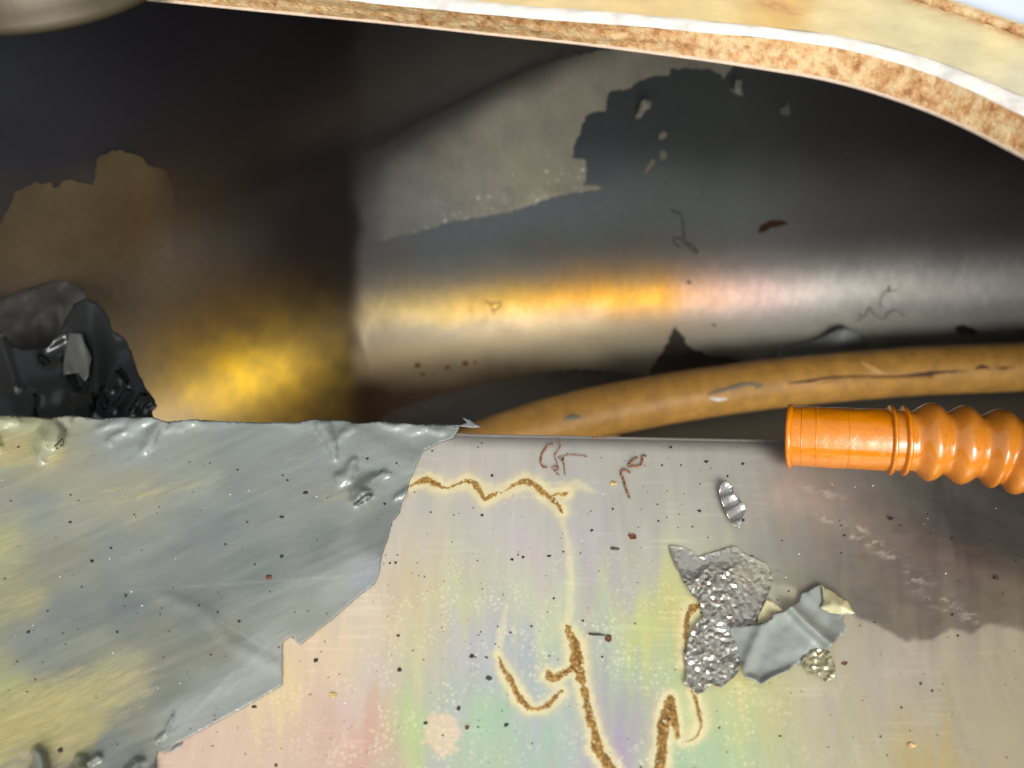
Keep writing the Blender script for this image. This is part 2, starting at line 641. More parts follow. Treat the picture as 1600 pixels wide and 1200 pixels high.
# ---- hatch opening: curves read along the visible rim, closed outside the frame
XS = np.concatenate([np.linspace(-150, 1600, 150), np.linspace(1600, 1950, 40)[1:]])
Lk = [(-150, -34), (250, 0), (400, 15), (600, 34), (800, 56), (900, 66), (1000, 79), (1100, 92), (1200, 107), (1300, 124), (1400, 153), (1500, 192), (1600, 245), (1700, 312), (1800, 400), (1900, 520), (1950, 620)]
Uk = [(-150, -66), (250, -32), (400, -15), (600, 7), (800, 27), (900, 34), (1000, 42), (1100, 51), (1200, 60), (1300, 72), (1400, 97), (1500, 133), (1600, 182), (1700, 244), (1800, 326), (1900, 440), (1950, 535)]
Tk = [(-150, -88), (250, -52), (400, -35), (600, -13), (800, 8), (900, 15), (1000, 23), (1100, 32), (1200, 42), (1300, 53), (1400, 75), (1500, 107), (1600, 152), (1700, 210), (1800, 290), (1900, 400), (1950, 490)]


def smooth_curve(keys):
    y = interp_curve(keys, XS)
    k = np.ones(9) / 9
    yp = np.pad(y, 4, mode='reflect', reflect_type='odd')
    return np.convolve(yp, k, 'valid')


def close_loop(first, grow):
    """add the unseen sides of the opening, made wide to admit more light"""
    a = first[-1]; b = first[0]
    g = grow
    extra = [(a[0] + .012, a[1] - .04), (.32, .085 + g), (.88 + g, .07 + g), (.92 + g, -.36), (.84 + g, -.44 - g), (-.36 - g, -.44 - g), (-.42 - g, -.36), (-.42 - g, .16), (-.36 - g, .25), (b[0] - .05, b[1] - .012)]  # right side pushed far out so sky light reaches the bend
    e = []
    prev = (a[0], a[1])
    for q in extra + [(b[0], b[1])]:
        for k in range(1, 9): e.append((prev[0] + (q[0] - prev[0]) * k / 8, prev[1] + (q[1] - prev[1]) * k / 8))
        prev = q
    return np.array(e[:-1])


def hatch_loop(keys, z, grow):
    c = onz(XS, smooth_curve(keys), z)
    e = close_loop(c, grow)
    return np.vstack([c, np.column_stack([e, np.full(len(e), z)])])


ZL, ZU = -0.0095, -0.0012
loopL = hatch_loop(Lk, ZL, 0.0)
loopU = hatch_loop(Uk, ZU, 0.001)
loopT = hatch_loop(Tk, 0.0, 0.004)
n = len(loopL)


def loft(loops, wav=None):
    V = np.vstack(loops); F = []
    for r in range(len(loops) - 1):
        for i in range(n):
            j = (i + 1) % n
            F.append((r * n + i, r * n + j, (r + 1) * n + j, (r + 1) * n + i))
    return V, F


# rim thickness: several rows, roughened
rows = []
for t in np.linspace(0, 1, 9):
    Lp = loopL * (1 - t) + loopU * t
    a = np.arange(n)
    w = (fbm(a * .35, np.full(n, t * 6.0), 4) - .5) * .0022 * math.sin(math.pi * min(1, t * 1.05))
    Lp = Lp.copy(); Lp[:, 1] += w
    rows.append(Lp)
V, F = loft(rows)
rim = obj('hatch_rim', V, F, M['rim'], tank)
# bright worn edge with a rounded top
rows = []
for t in np.linspace(0, 1, 7):
    q = loopU * (1 - t) + loopT * t
    q = q.copy(); q[:, 2] += .0010 * math.sin(math.pi * t) + .0004 * (fbm(np.arange(n) * .25, np.full(n, t * 3), 3) - .5)
    rows.append(q)
V, F = loft(rows)
obj('worn_edge', V, F, M['chamfer'], rim)
# pale lip along the lower edge of the rim
rows = []
for t in np.linspace(0, 1, 5):
    q = loopL.copy(); q[:, 1] -= .0007 * math.sin(math.pi * t); q[:, 2] += .0013 * (1 - t) - .0009
    rows.append(q)
V, F = loft(rows)
obj('lower_lip', V, F, M['lip'], rim)

# flange top and its outer edge
Bk = [(-150, -330), (400, -250), (900, -150), (1200, -88), (1400, -30), (1487, 0), (1540, 17), (1600, 38), (1700, 84), (1800, 140), (1950, 260)]
bv = onz(XS, smooth_curve(Bk), 0.0)
m_extra = n - len(bv)
ang = []
ce = loopT[len(bv):]
# outer outline away from the frame
outer = ce.copy()
outer[:, 0] = np.where(ce[:, 0] > 0, ce[:, 0] + .42 * np.clip((ce[:, 0] - .1) * 10, 0, 1), ce[:, 0] - .30 * np.clip((-ce[:, 0] - .1) * 10, 0, 1))
outer[:, 1] = np.where(ce[:, 1] < 0, ce[:, 1] - .12, ce[:, 1] + .05)
loopB = np.vstack([bv, outer])
rows = [loopT * (1 - t) + loopB * t for t in np.linspace(0, 1, 26) ** 1.3]
for q in rows[1:]: q[:, 2] += .0005 * (fbm(q[:, 0] * 60, q[:, 1] * 60, 3) - .5)
V, F = loft(rows)
fpx, fpy = project(V)
flange_pts = [(500, -60, (206, 190, 150)), (900, 0, (212, 190, 136)), (1000, 5, (206, 180, 124)), (1100, 12, (208, 186, 130)), (1225, 15, (206, 168, 96)),
              (1300, 40, (210, 192, 142)), (1400, 50, (200, 188, 146)), (1500, 90, (196, 186, 150)), (1600, 130, (190, 184, 156)), (1450, 25, (206, 194, 150)), (1560, 60, (210, 196, 146)), (1800, 250, (190, 184, 156))]
fc = shepard(np.clip(fpx, -500, 2200), np.clip(fpy, -400, 1500), flange_pts, 3.0, 20) * .8
tt = np.repeat(np.linspace(0, 1, 26) ** 1.3, n)
rust = np.exp(-((tt - .86) / .13) ** 2)
rust = np.maximum(rust, .95 * np.exp(-(((fpx - 1210) / 26) ** 2 + ((fpy - 9 - .25 * (fpx - 1210)) / 6) ** 2)))
rust = np.maximum(rust, .7 * np.exp(-(((fpx - 1240) / 14) ** 2 + ((fpy - 20) / 6) ** 2)))
flange = obj('flange', V, F, M['flange'], tank, col=fc, attrs={'rust': rust})
# roof of the tank away from the flange: underside sheet that shades the inside


def rect_point(d):
    sx = (-.58, 1.02); sy = (-.64, .69)
    c = np.array([.02, .12]); k = 1e9
    if abs(d[0]) > 1e-9: k = min(k, ((sx[1] if d[0] > 0 else sx[0]) - c[0]) / d[0])
    if abs(d[1]) > 1e-9: k = min(k, ((sy[1] if d[1] > 0 else sy[0]) - c[1]) / d[1])
    return c + d * k


under_in = loopL.copy(); under_in[:, 2] = ZL
under_out = []
for q in loopL:
    d = np.array([q[0] - .02, q[1] - .12]); d /= np.linalg.norm(d)
    p = rect_point(d); under_out.append((p[0], p[1], ZL))
V, F = loft([under_in, np.array(under_out)])
obj('roof_underside', V, [f[::-1] for f in F], M['dark'], tank, smooth_shade=False)
# rust crumbs along the outer weld of the flange (a raised, broken bead)
wk = onz(XS[60:], smooth_curve(Bk)[60:] + 14, 0.0005)
rad = .0012 + .0016 * fbm(np.arange(len(wk)) * .6, np.zeros(len(wk)), 3)
V, F = tube(wk, rad, 8)
V = np.array(V); V += (rng.random(V.shape) - .5) * .0009
obj('weld_bead', V, F, M['rim'], flange)

# ---- round boss hanging over the left end of the rim
boss_c = np.array([-.172, .3005])
prof = [(.0, .010), (.030, .010), (.0385, .0098), (.0402, .0086), (.0412, .0100), (.0430, .0098), (.0446, .0075), (.0455, .0040), (.0464, .0010), (.0470, -.0005), (.0466, -.0022), (.044, -.003), (.0, -.003)]
V = []; F = []
SEG = 96
for r, z in prof:
    for k in range(SEG):
        a = 2 * math.pi * k / SEG
        V.append((boss_c[0] + r * math.cos(a), boss_c[1] + r * math.sin(a), z))
for i in range(len(prof) - 1):
    for k in range(SEG):
        k2 = (k + 1) % SEG
        F.append((i * SEG + k, (i + 1) * SEG + k, (i + 1) * SEG + k2, i * SEG + k2))
obj('round_boss', V, F, M['boss'], tank)

# ---- white panel beyond the flange
wl = bv.copy()
rows = []
for dy, dz in ((.0006, -.006), (.0010, .0), (.0030, .0030), (.0070, .0048), (.014, .0054), (.05, .0058), (.25, .0060), (1.0, .0060)):
    q = wl.copy(); q[:, 1] += dy; q[:, 0] += dy * .55; q[:, 2] = dz; rows.append(q)
V = np.vstack(rows); nc = len(wl)
F = grid_faces(len(rows), nc)
wp = obj('white_panel', V, F, M['white'])
tag(wp, 'smooth white panel with rounded bluish edge beyond the tan flange, top right corner', 'panel')

# ================================================================== PLATED SHELF
def edge_y(x): return 656.0 + .0195 * x


RUST = [
    [(635, 762, 1.5), (650, 755, 4), (668, 750, 5.5), (682, 757, 5.5), (695, 763, 2.5), (712, 758, 2.5), (735, 752, 4.5), (748, 765, 5), (757, 780, 3.5)],
    [(757, 780, 3.5), (772, 773, 3.5), (786, 769, 1.6), (800, 760, 3.5), (820, 752, 5), (835, 757, 6), (850, 770, 6), (862, 780, 5), (872, 789, 4), (877, 799, 3.5)],
    [(860, 777, 2), (870, 772, 2.6), (880, 773, 4), (888, 769, 2)],
    [(886, 978, 2), (892, 990, 6), (899, 1010, 9), (902, 1032, 10.5), (906, 1054, 8), (912, 1075, 5.5), (917, 1098, 6.5), (922, 1120, 6.5), (929, 1142, 5.5), (932, 1156, 8), (932, 1168, 10), (943, 1182, 8), (953, 1200, 9), (966, 1232, 9)],
    [(900, 1040, 7), (886, 1049, 5), (873, 1056, 5.5), (863, 1062, 7), (857, 1054, 6)],
    [(779, 1025, 1.5), (785, 1042, 3.5), (795, 1058, 5), (803, 1075, 6), (812, 1090, 6), (822, 1102, 5), (829, 1107, 3.5), (840, 1108, 2), (852, 1104, 5), (862, 1096, 5), (871, 1087, 4), (878, 1081, 3)],
    [(1094, 947, 4), (1083, 950, 7), (1076, 960, 6), (1072, 980, 4.5), (1071, 1010, 3.5), (1072, 1036, 2)],
    [(1047, 1089, 4), (1046, 1100, 8.5), (1041, 1118, 10), (1038, 1140, 10.5), (1036, 1160, 9), (1033, 1180, 9.5), (1030, 1205, 9.5), (1027, 1240, 9)],
    [(1048, 1100, 7), (1053, 1120, 7), (1056, 1140, 5), (1059, 1152, 4)],
    [(1081, 1080, 2), (1088, 1095, 4), (1092, 1115, 3.5), (1096, 1132, 3.5), (1090, 1148, 2.2), (1080, 1157, 1.6), (1066, 1160, 1.2)],
]
TRACK = [  # pale dried runs
    [(876, 800, 3), (886, 840, 4), (892, 900, 5), (889, 955, 6), (888, 980, 6)],
    [(792, 945, 3), (784, 985, 6), (778, 1025, 5)],
    [(640, 760, 1), (880, 755, 2)],
    [(860, 770, 4), (900, 757, 8), (925, 765, 4)],
]
plate_pts = [
    (700, 700, (196, 190, 180)), (730, 735, (206, 194, 184)), (900, 720, (194, 190, 182)), (1100, 720, (190, 184, 172)), (1000, 800, (190, 188, 172)),
    (640, 900, (212, 196, 168)), (680, 860, (206, 198, 174)), (700, 930, (206, 206, 176)), (745, 850, (206, 200, 188)), (820, 850, (206, 192, 196)),
    (850, 930, (204, 212, 186)), (870, 880, (208, 212, 190)), (925, 850, (192, 186, 190)), (960, 900, (190, 184, 188)), (1000, 900, (190, 192, 180)), (1010, 980, (202, 210, 154)),
    (1040, 950, (208, 206, 158)), (1055, 1010, (224, 198, 148)), (985, 1060, (176, 188, 176)), (975, 1100, (176, 170, 186)), (960, 1150, (180, 162, 188)),
    (1010, 1010, (196, 212, 150)), (1020, 1070, (190, 206, 160)), (1075, 1100, (200, 210, 166)), (1110, 1160, (180, 204, 172)), (1150, 1130, (196, 204, 158)), (1080, 1180, (176, 202, 176)),
    (790, 1060, (186, 190, 200)), (850, 1040, (182, 194, 196)), (760, 1130, (178, 204, 174)), (830, 1160, (176, 200, 186)), (700, 1090, (188, 190, 196)), (730, 1020, (196, 192, 204)),
    (645, 1100, (190, 210, 158)), (630, 1160, (196, 206, 156)), (640, 1000, (208, 204, 176)), (600, 1060, (214, 200, 190)), (560, 1130, (230, 172, 150)), (560, 1180, (228, 166, 146)), (530, 1100, (222, 190, 180)),
    (500, 1160, (228, 184, 160)), (452, 1098, (246, 214, 140)), (400, 1160, (228, 196, 162)), (520, 1000, (238, 208, 162)), (500, 1040, (238, 206, 160)), (590, 960, (228, 208, 176)),
    (300, 1190, (226, 190, 162)), (1200, 850, (178, 176, 166)), (1300, 900, (176, 170, 162)), (1450, 900, (172, 162, 154)), (1400, 1050, (192, 184, 172)),
    (1300, 1100, (198, 190, 176)), (1500, 1150, (186, 178, 160)), (1200, 1120, (200, 196, 158)), (1150, 1040, (214, 206, 160)), (1300, 1180, (190, 186, 164)), (1450, 1190, (196, 180, 140)),
    (1300, 780, (184, 172, 160)), (1500, 820, (150, 138, 130)), (1250, 740, (190, 172, 158)), (740, 1180, (182, 200, 180)), (880, 1120, (186, 200, 190)), (940, 1020, (190, 196, 190)), (680, 1180, (190, 186, 196)),
]
RES_EDGE = [(1000, 700), (1065, 800), (1120, 880), (1240, 920), (1330, 955), (1380, 985), (1420, 1002), (1455, 998), (1485, 985), (1520, 990), (1545, 975), (1580, 978), (1620, 986), (1900, 1000)]


def plate_colors(px, py):
    wx = px + 44 * (fbm(px / 40, py / 260, 3) - .5); wy = py + 230 * (fbm(px / 20 + 9, py / 420 + 4, 4) - .5)
    c = shepard(wx, wy, plate_pts, 3.0, 30)
    g = c.mean(axis=-1, keepdims=True)
    sat = (.72 + .55 * smooth(560, 660, px) * smooth(800, 940, py))[..., None]
    c = (g + (c - g) * sat) * np.array([.785, .785, .765])
    # extra lilac / green bands that run down the sheet, strongest low in the middle
    band = vnoise(px / 34 + 3, py / 420)
    amt = (smooth(820, 1050, py) * smooth(560, 640, px) * smooth(1180, 1060, px))[..., None] * .45
    tint = np.where(band[..., None] > .5, np.array([.88, 1.04, .76]), np.array([1.02, .90, 1.0]))
    k = np.abs(band - .5)[..., None] * 2
    c = c * (1 - amt * k + amt * k * tint)
    # pale halo round the rust and the dried runs
    d = np.full(px.shape, 1e9)
    for l in RUST: d = np.minimum(d, seg_dist(px, py, l))
    j = 8 * (fbm(px / 9, py / 9, 3) - .5)
    halo = smooth(11, 5.0, d + j) * (.35 + .8 * fbm(px / 26, py / 26, 3))
    d2 = np.full(px.shape, 1e9)
    for l in TRACK: d2 = np.minimum(d2, seg_dist(px, py, l))
    halo = np.maximum(halo, smooth(4, -3, d2 + j) * .55)
    c = c * (1 - halo[..., None]) + lin((216, 206, 164)) * halo[..., None]
    warm = smooth(22, 8, d + j) * .22
    c = c * (1 - warm[..., None]) + lin((222, 206, 150)) * warm[..., None]
    # round peach stain
    s = smooth(33, 27, np.hypot((px - 690) * 1.0, (py - 1147) * .95) + 26 * (fbm(px / 14, py / 14, 3) - .5))
    c = c * (1 - s[..., None] * .5) + lin((230, 194, 164)) * s[..., None] * .5
    # dull residue film right of centre with lower tide line, deepened for hose shade
    e = interp_curve(RES_EDGE, px) + 16 * (fbm(px / 22, py / 22, 4) - .5)
    r = smooth(5, -5, py - e) * smooth(1080, 1420, px + .35 * (py - 800))
    rn = .85 + .3 * fbm(px / 30, py / 14, 4)
    c = c * (1 - .54 * (r * rn)[..., None])
    # dried pale smears in the residue
    for cx, cy, rx, ry in ((1330, 838, 26, 10), (1372, 852, 22, 9), (1392, 868, 26, 8), (1345, 826, 16, 5), (1430, 905, 18, 16), (1470, 940, 22, 18), (1300, 815, 20, 6), (1515, 965, 14, 10), (1285, 770, 30, 8)):
        e_ = ((px - cx) / rx) ** 2 + ((py - cy - .35 * (px - cx)) / ry) ** 2
        a_ = np.exp(-e_) * smooth(.46, .72, fbm(px / 12 + cx, py / 6, 5)) * .5
        c = c * (1 - a_[..., None]) + lin((204, 196, 180)) * a_[..., None]
    # hairline scuffs
    sc = smooth(.66, .74, vnoise(px / 70 + 11, py / 2.6)) * smooth(.5, .7, fbm(px / 90, py / 60 + 7, 3))
    c = c * (1 + .10 * sc)[..., None]
    return np.clip(c, 0.01, .95)


def film_height(px, py):
    """wrinkles, blisters and folds of the loose paint film, in metres"""
    h = np.zeros(np.shape(px))
    caps = [(98, 650, 78, 690, 15, 2.0), (80, 680, 62, 718, 17, 2.6), (228, 655, 170, 692, 8, 1.5), (250, 655, 226, 700, 12, 2.0), (200, 655, 150, 670, 9, 1.0), (300, 655, 262, 672, 11, 1.2),
            (508, 668, 522, 710, 12, 2.2), (545, 665, 525, 690, 9, 1.2), (540, 745, 552, 722, 13, 2.2), (560, 770, 600, 740, 11, 3.0), (566, 776, 575, 772, 9, 3.2), (640, 770, 615, 778, 7, 1.4), (650, 668, 600, 665, 9, 1.2), (690, 672, 660, 668, 7, 1.0),
            (20, 655, -30, 668, 12, 1.6), (560, 690, 640, 720, 30, .9),
            (62, 1230, 58, 1172, 17, 3.6), (120, 1230, 126, 1185, 14, 2.6), (95, 1220, 150, 1188, 10, 2.2), (196, 1230, 214, 1190, 14, 3.0), (236, 1225, 240, 1195, 8, 2.0),
            (250, 1160, 268, 1112, 4, 1.3), (-20, 690, -60, 720, 18, 2.0)]
    wx_ = px + 16 * (fbm(px / 22 + 3, py / 22, 2) - .5); wy_ = py + 16 * (fbm(px / 22 + 40, py / 22 + 9, 2) - .5)
    for x0, y0, x1, y1, w, a in caps:
        d = np.maximum(0, seg_dist(wx_, wy_, [(x0, y0, w * .45), (x1, y1, -w * .15)]) + w * .3)
        h = h + a * .00112 * (.75 * np.clip(1 - (d / (w * 1.15)) ** 2, 0, 1) ** .9 + .35 * np.exp(-(d / (w * 1.3)) ** 2))
    # long shallow folds
    fold = seg_dist(px, py, [(255, 930, 0), (320, 955, 0), (360, 1005, 0), (430, 1040, 0)])
    h = h + .0006 * np.exp(-(fold / 12) ** 2)
    h = h + .0005 * np.exp(-((py - 654 - 8 * np.sin(px / 23.0)) / 9) ** 2) * (.4 + fbm(px / 24, py / 80, 3) * 1.6)
    h = h + .00035 * (fbm(px / 120, py / 90, 3) - .5)
    return h


FILM = [(-110, 648), (0, 648), (40, 650), (75, 653), (110, 649), (150, 654), (200, 651), (240, 652), (262, 659), (300, 655), (345, 658), (400, 660), (460, 660), (490, 655), (530, 656), (560, 661), (600, 658), (650, 663), (680, 662), (718, 665),
        (717, 670), (708, 684), (690, 690), (660, 706), (650, 726), (640, 751), (636, 768), (628, 785), (625, 800), (612, 815), (605, 845), (597, 865), (592, 895), (586, 910), (560, 931), (520, 966), (468, 1007), (462, 1000), (455, 992), (441, 1004), (441, 1070),
        (400, 1094), (340, 1127), (300, 1148), (275, 1161), (255, 1177), (247, 1172), (243, 1184), (240, 1280), (230, 1300), (-110, 1300)]
film_pts = [
    (35, 700, (206, 186, 128)), (-20, 690, (206, 186, 128)), (70, 735, (150, 150, 130)), (0, 850, (158, 156, 128)), (0, 780, (140, 144, 134)), (20, 930, (146, 146, 120)), (30, 1130, (186, 168, 110)), (100, 1105, (186, 170, 114)),
    (10, 1090, (176, 162, 116)), (60, 1160, (168, 154, 106)), (150, 1075, (164, 158, 120)), (195, 1055, (150, 150, 128)), (130, 1140, (160, 150, 116)), (-20, 1180, (180, 162, 108)),
    (300, 745, (146, 152, 146)), (200, 780, (150, 152, 138)), (110, 765, (146, 150, 138)), (60, 790, (134, 140, 136)), (330, 830, (120, 129, 132)), (450, 700, (136, 145, 147)), (560, 690, (138, 147, 148)),
    (600, 850, (118, 126, 126)), (400, 900, (118, 127, 128)), (470, 960, (140, 146, 140)), (350, 1010, (128, 132, 124)), (410, 1060, (148, 155, 153)), (290, 1120, (150, 158, 156)), (200, 950, (112, 121, 124)), (100, 960, (118, 126, 126)),
    (60, 1010, (124, 130, 127)), (240, 1000, (124, 128, 121)), (170, 1160, (116, 123, 121)), (80, 880, (134, 138, 126)), (260, 1070, (120, 125, 118)), (560, 895, (158, 166, 164)), (530, 905, (150, 157, 153)), (200, 690, (138, 147, 150)), (380, 690, (135, 144, 147)),
    (440, 770, (134, 142, 140)), (530, 790, (134, 141, 136)), (640, 700, (140, 149, 149)), (200, 860, (128, 136, 134)), (180, 1190, (118, 125, 123)), (60, 1190, (124, 128, 123)), (320, 960, (114, 120, 119)), (500, 850, (118, 127, 127)), (380, 790, (126, 135, 136)),
    (300, 880, (120, 128, 130)), (450, 1010, (150, 156, 153)), (360, 1095, (146, 154, 152)), (120, 1040, (126, 131, 124)), (200, 1110, (128, 131, 122)),
]


def film_colors(px, py):
    a = math.radians(-24)
    u = px * math.cos(a) + py * math.sin(a); v = -px * math.sin(a) + py * math.cos(a)
    wx = px + 60 * (fbm(u / 90, v / 22, 3) - .5); wy = py + 34 * (fbm(u / 90 + 7, v / 22, 3) - .5)
    c = shepard(wx, wy, [(x_, y_, tuple(.35 * q + .65 * (sum(q_) / 3) for q in q_)) if False else (x_, y_, (min(q_[0], 150), min(q_[1], 156), q_[2])) for x_, y_, q_ in film_pts], 3.8, 10) * np.array([.69, .67, .62])
    streak = fbm(u / 130, v / 9, 4)
    c = c * (.86 + .28 * streak)[..., None]
    # sharp-edged paler zone near the torn edge
    pale = [(590, 862), (545, 880), (520, 893), (470, 905), (420, 915), (360, 925), (300, 980), (420, 1000), (330, 1080), (250, 1170), (470, 1080), (600, 960)]
    m = inside(px, py, pale) * .10
    c = c * (1 + m[..., None])
    # fine scratches
    for x0, y0, x1, y1 in ((180, 924, 520, 902), (520, 902, 592, 893), (300, 1120, 372, 1040), (330, 1090, 420, 1010), (355, 1085, 385, 1045), (395, 1000, 430, 1040), (340, 970, 430, 1020)):
        d = seg_dist(px, py, [(x0, y0, 0), (x1, y1, 0)])
        c = c + (.035 * np.exp(-(d / 1.4) ** 2))[..., None]
    return np.clip(c, .01, .9)


# ---- the sheet itself
nx = int((1900 + 260) / 3.2); ny = 250
gx = np.linspace(-260, 1900, nx)
gt = np.linspace(0, 1, ny)
GX = np.tile(gx, (ny, 1))
GY = edge_y(GX) + gt[:, None] * (1420 - edge_y(GX))
PV = onz(GX, GY, ZP)
roll = np.maximum(0, (850 + .22 * (GX - 1250)) - GY) * smooth(1225, 1600, GX)
PV[:, :, 2] -= .016 * (1 - np.exp(-1.0e-6 * roll ** 2 / .016))
PV[:, :, 2] -= 3.2e-6 * np.maximum(0, 30 - (GY - edge_y(GX))) ** 2 * smooth(650, 740, GX)
pc = plate_colors(GX, GY)
dots = smooth(800, 960, GY) * smooth(520, 640, GX) * smooth(1240, 1080, GX) + .7 * smooth(1000, 1080, GY) * smooth(340, 420, GX) * smooth(1500, 1100, GX)
dots = np.clip(dots, 0, 1) * (.3 + .9 * fbm(GX / 60, GY / 60, 3))
# rolled far edge: rows that turn down
lip = []
e0 = PV[0]
for a in np.linspace(0, 90, 8)[1:]:
    ra = math.radians(a)
    q = e0.copy(); q[:, 1] += .0025 * math.sin(ra); q[:, 2] -= .0025 * (1 - math.cos(ra)); lip.append(q)
q = e0.copy(); q[:, 1] += .0025; q[:, 2] -= .03; lip.append(q)
# pull the flat part back so the roll keeps the edge where it is
PV[:, :, 1] -= .0016 * np.exp(-gt * 30)[:, None]
lip = [q - np.array([0, .0016, 0]) for q in lip]
rowsV = np.concatenate([np.array(lip[::-1]), PV], 0)
nl = len(lip)
colA = np.concatenate([np.repeat(pc[:1], nl, 0), pc], 0)
dotA = np.concatenate([np.repeat(dots[:1], nl, 0), dots], 0)
nr = rowsV.shape[0]
F = [tuple(f)[::-1] for f in grid_faces(nr, nx)]
shelf = obj('plated_shelf', rowsV.reshape(-1, 3), F, M['plate'], tank, col=colA.reshape(-1, 3), attrs={'dots': dotA.ravel()})

# ---- rust crust on the shelf
def plate_pt(px, py, h):
    return onz(np.asarray(px, float), np.asarray(py, float), ZP + h)


for li, line in enumerate(RUST):
    k = np.array(line, float)
    L = max(8, int(sum(math.hypot(*(k[i + 1, :2] - k[i, :2])) for i in range(len(k) - 1)) / 4))
    sp = [tuple(q) for q in spline(k, L)]
    m_ = 16
    ax = np.arange(k[:, 0].min() - m_, k[:, 0].max() + m_, 1.15); ay = np.arange(k[:, 1].min() - m_, min(1260, k[:, 1].max() + m_), 1.15)
    X, Y = np.meshgrid(ax, ay)
    f = seg_dist(X, Y, sp)
    wn_ = np.maximum(3.0, k[:, 2].max())
    f = f + .95 * wn_ * (fbm(X / 8.5 + 3 * li, Y / 8.5, 4) - .54) + 3.2 * (fbm(X / 2.6, Y / 2.6 + 9 * li, 2) - .5)
    hole = fbm(X / 4.0 + 31, Y / 4.0 + li, 2) > .84
    keep = (f < 0) & ~hole
    hgt = .00003 + .00003 * np.clip(-f, 0, 5) * (.5 + fbm(X / 3, Y / 3, 2)) + .00001 * li
    PVv = plate_pt(X, Y, hgt).reshape(-1, 3)
    q = grid_faces(*X.shape)
    q = q[keep.ravel()[q].all(axis=1)]
    used, inv = np.unique(q, return_inverse=True)
    V = PVv[used]; F = inv.reshape(-1, 4)
    edge = smooth(0, 3.5, -f).ravel()[used]
    obj('rust_streak', V, fix_winding(V, F, np.array([0, 0, 1.0])), M['rust'], shelf, attrs={'thick': edge})

# ---- grey paint film peeling off the shelf
fx, fy, F, fd = tri_poly(FILM, 3.2, .6, 3)
hb = film_height(fx, fy)
curl = .00030 * np.exp(-(fd / 6.0)) * (fy > 672)
H = .00034 + hb + curl
V = plate_pt(fx, fy, H)
top = smooth(668, 650, fy - .0195 * fx)
fc = film_colors(fx, fy)
tan = np.zeros(len(fx))
for cx, cy, rx, ry, ro, am in ((20, 1135, 240, 66, -20, 1.0), (90, 1165, 130, 40, -30, .8), (10, 700, 66, 34, -8, 1.0), (88, 712, 26, 16, -50, .9), (-30, 860, 110, 80, -8, .55), (230, 768, 200, 24, -8, .45), (20, 945, 110, 22, -22, .5), (520, 775, 60, 14, 0, .45), (680, 676, 26, 10, 0, .35), (480, 720, 90, 20, 8, .3)):
    a = math.radians(ro); u = (fx - cx) * math.cos(a) + (fy - cy) * math.sin(a); w = -(fx - cx) * math.sin(a) + (fy - cy) * math.cos(a)
    tan = np.maximum(tan, am * np.clip(1.25 - np.hypot(u / rx, w / ry), 0, 1) ** .7)
tan = tan * smooth(.0022, .0010, hb)
F = fix_winding(V, F, np.array([0, 0, 1.0]))
film = obj('paint_film', V, F, M['film'], shelf, col=fc, attrs={'tan': np.clip(tan, 0, 1)}, solid=-.00030)
film.data.materials.append(M['dark'])  # dark rim stands in for the shadow line along the tear
film.modifiers[0].material_offset_rim = 1
film['label'] = 'grey paint film, wrinkled and torn along a jagged edge'

# small upturned shred at the corner of the tear
def small_sheet(name, poly, base, hfun, mat, col, step=3.0, parent=None, solid=.0001, jag=.4, seed=1):
    x, y, F, d = tri_poly(poly, step, jag, seed)
    V = base(x, y, hfun(x, y, d))
    n_ = np.array([0, 0, 1.0])
    F = fix_winding(V, F, n_)
    cc = col(x, y, d) if callable(col) else np.tile(lin(col), (len(x), 1))
    return obj(name, V, F, mat, parent, col=cc, solid=-solid)


small_sheet('film_shred', [(702, 664), (718, 664), (730, 661), (722, 652), (734, 656), (742, 662), (752, 667), (735, 668)], plate_pt,
            lambda x, y, d: .0006 + np.clip((666 - y), 0, 99) * .00008, M['flake'], (92, 97, 96), 2.5, film)
small_sheet('film_chip', [(262, 1178), (272, 1166), (286, 1160), (282, 1168), (270, 1174)], plate_pt, lambda x, y, d: .0004 + 0 * x, M['flake'], (120, 122, 122), 2.5, film)

# ================================================================== WALL: peeled patches and flakes
def wall_sheet(name, poly, off, mat, step, parent=None, jag=1.0, seed=0, col=(150, 150, 140), rough=0.0):
    x, y, F, d = tri_poly(poly, step, jag, seed)
    P, N = shell_hit(x, y)
    h = off + rough * (fbm(x / 6, y / 6, 3) - .5)
    V = P + N * np.asarray(h)[..., None] if np.ndim(h) else P + N * h
    F = fix_winding(V, F, N.mean(0))
    return obj(name, V, F, mat, parent, col=np.tile(lin(col), (len(x), 1)))


PATCH = [(566, 384), (610, 372), (660, 360), (700, 347), (750, 338), (800, 331), (840, 316), (870, 306), (905, 300), (942, 296), (935, 291), (912, 290), (915, 270), (914, 248), (893, 245), (900, 222), (907, 205), (914, 182), (930, 175), (948, 172), (948, 152), (956, 140), (984, 138), (1000, 125), (1012, 120), (1045, 118), (1047, 108), (1070, 105), (1092, 106), (1112, 109), (1126, 114), (1130, 123), (1138, 112), (1146, 98), (1120, 70), (960, 74), (870, 92), (800, 118), (720, 156), (640, 198), (590, 226), (576, 240), (572, 300)]


def bare_sheet(poly, fade, bare, seed, rough):
    x, y, F, d = tri_poly(poly, 5, 2.0, seed)
    P, N = shell_hit(x, y)
    V = P + N * (.0006 + rough * (fbm(x / 5, y / 5, 3) - .5))[:, None]
    k = np.clip(fade(x, y), 0, 1)[:, None]
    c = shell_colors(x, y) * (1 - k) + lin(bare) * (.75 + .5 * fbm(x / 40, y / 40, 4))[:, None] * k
    return obj('bare_patch', V, fix_winding(V, F, N.mean(0)), M['shell'], shell, col=c)


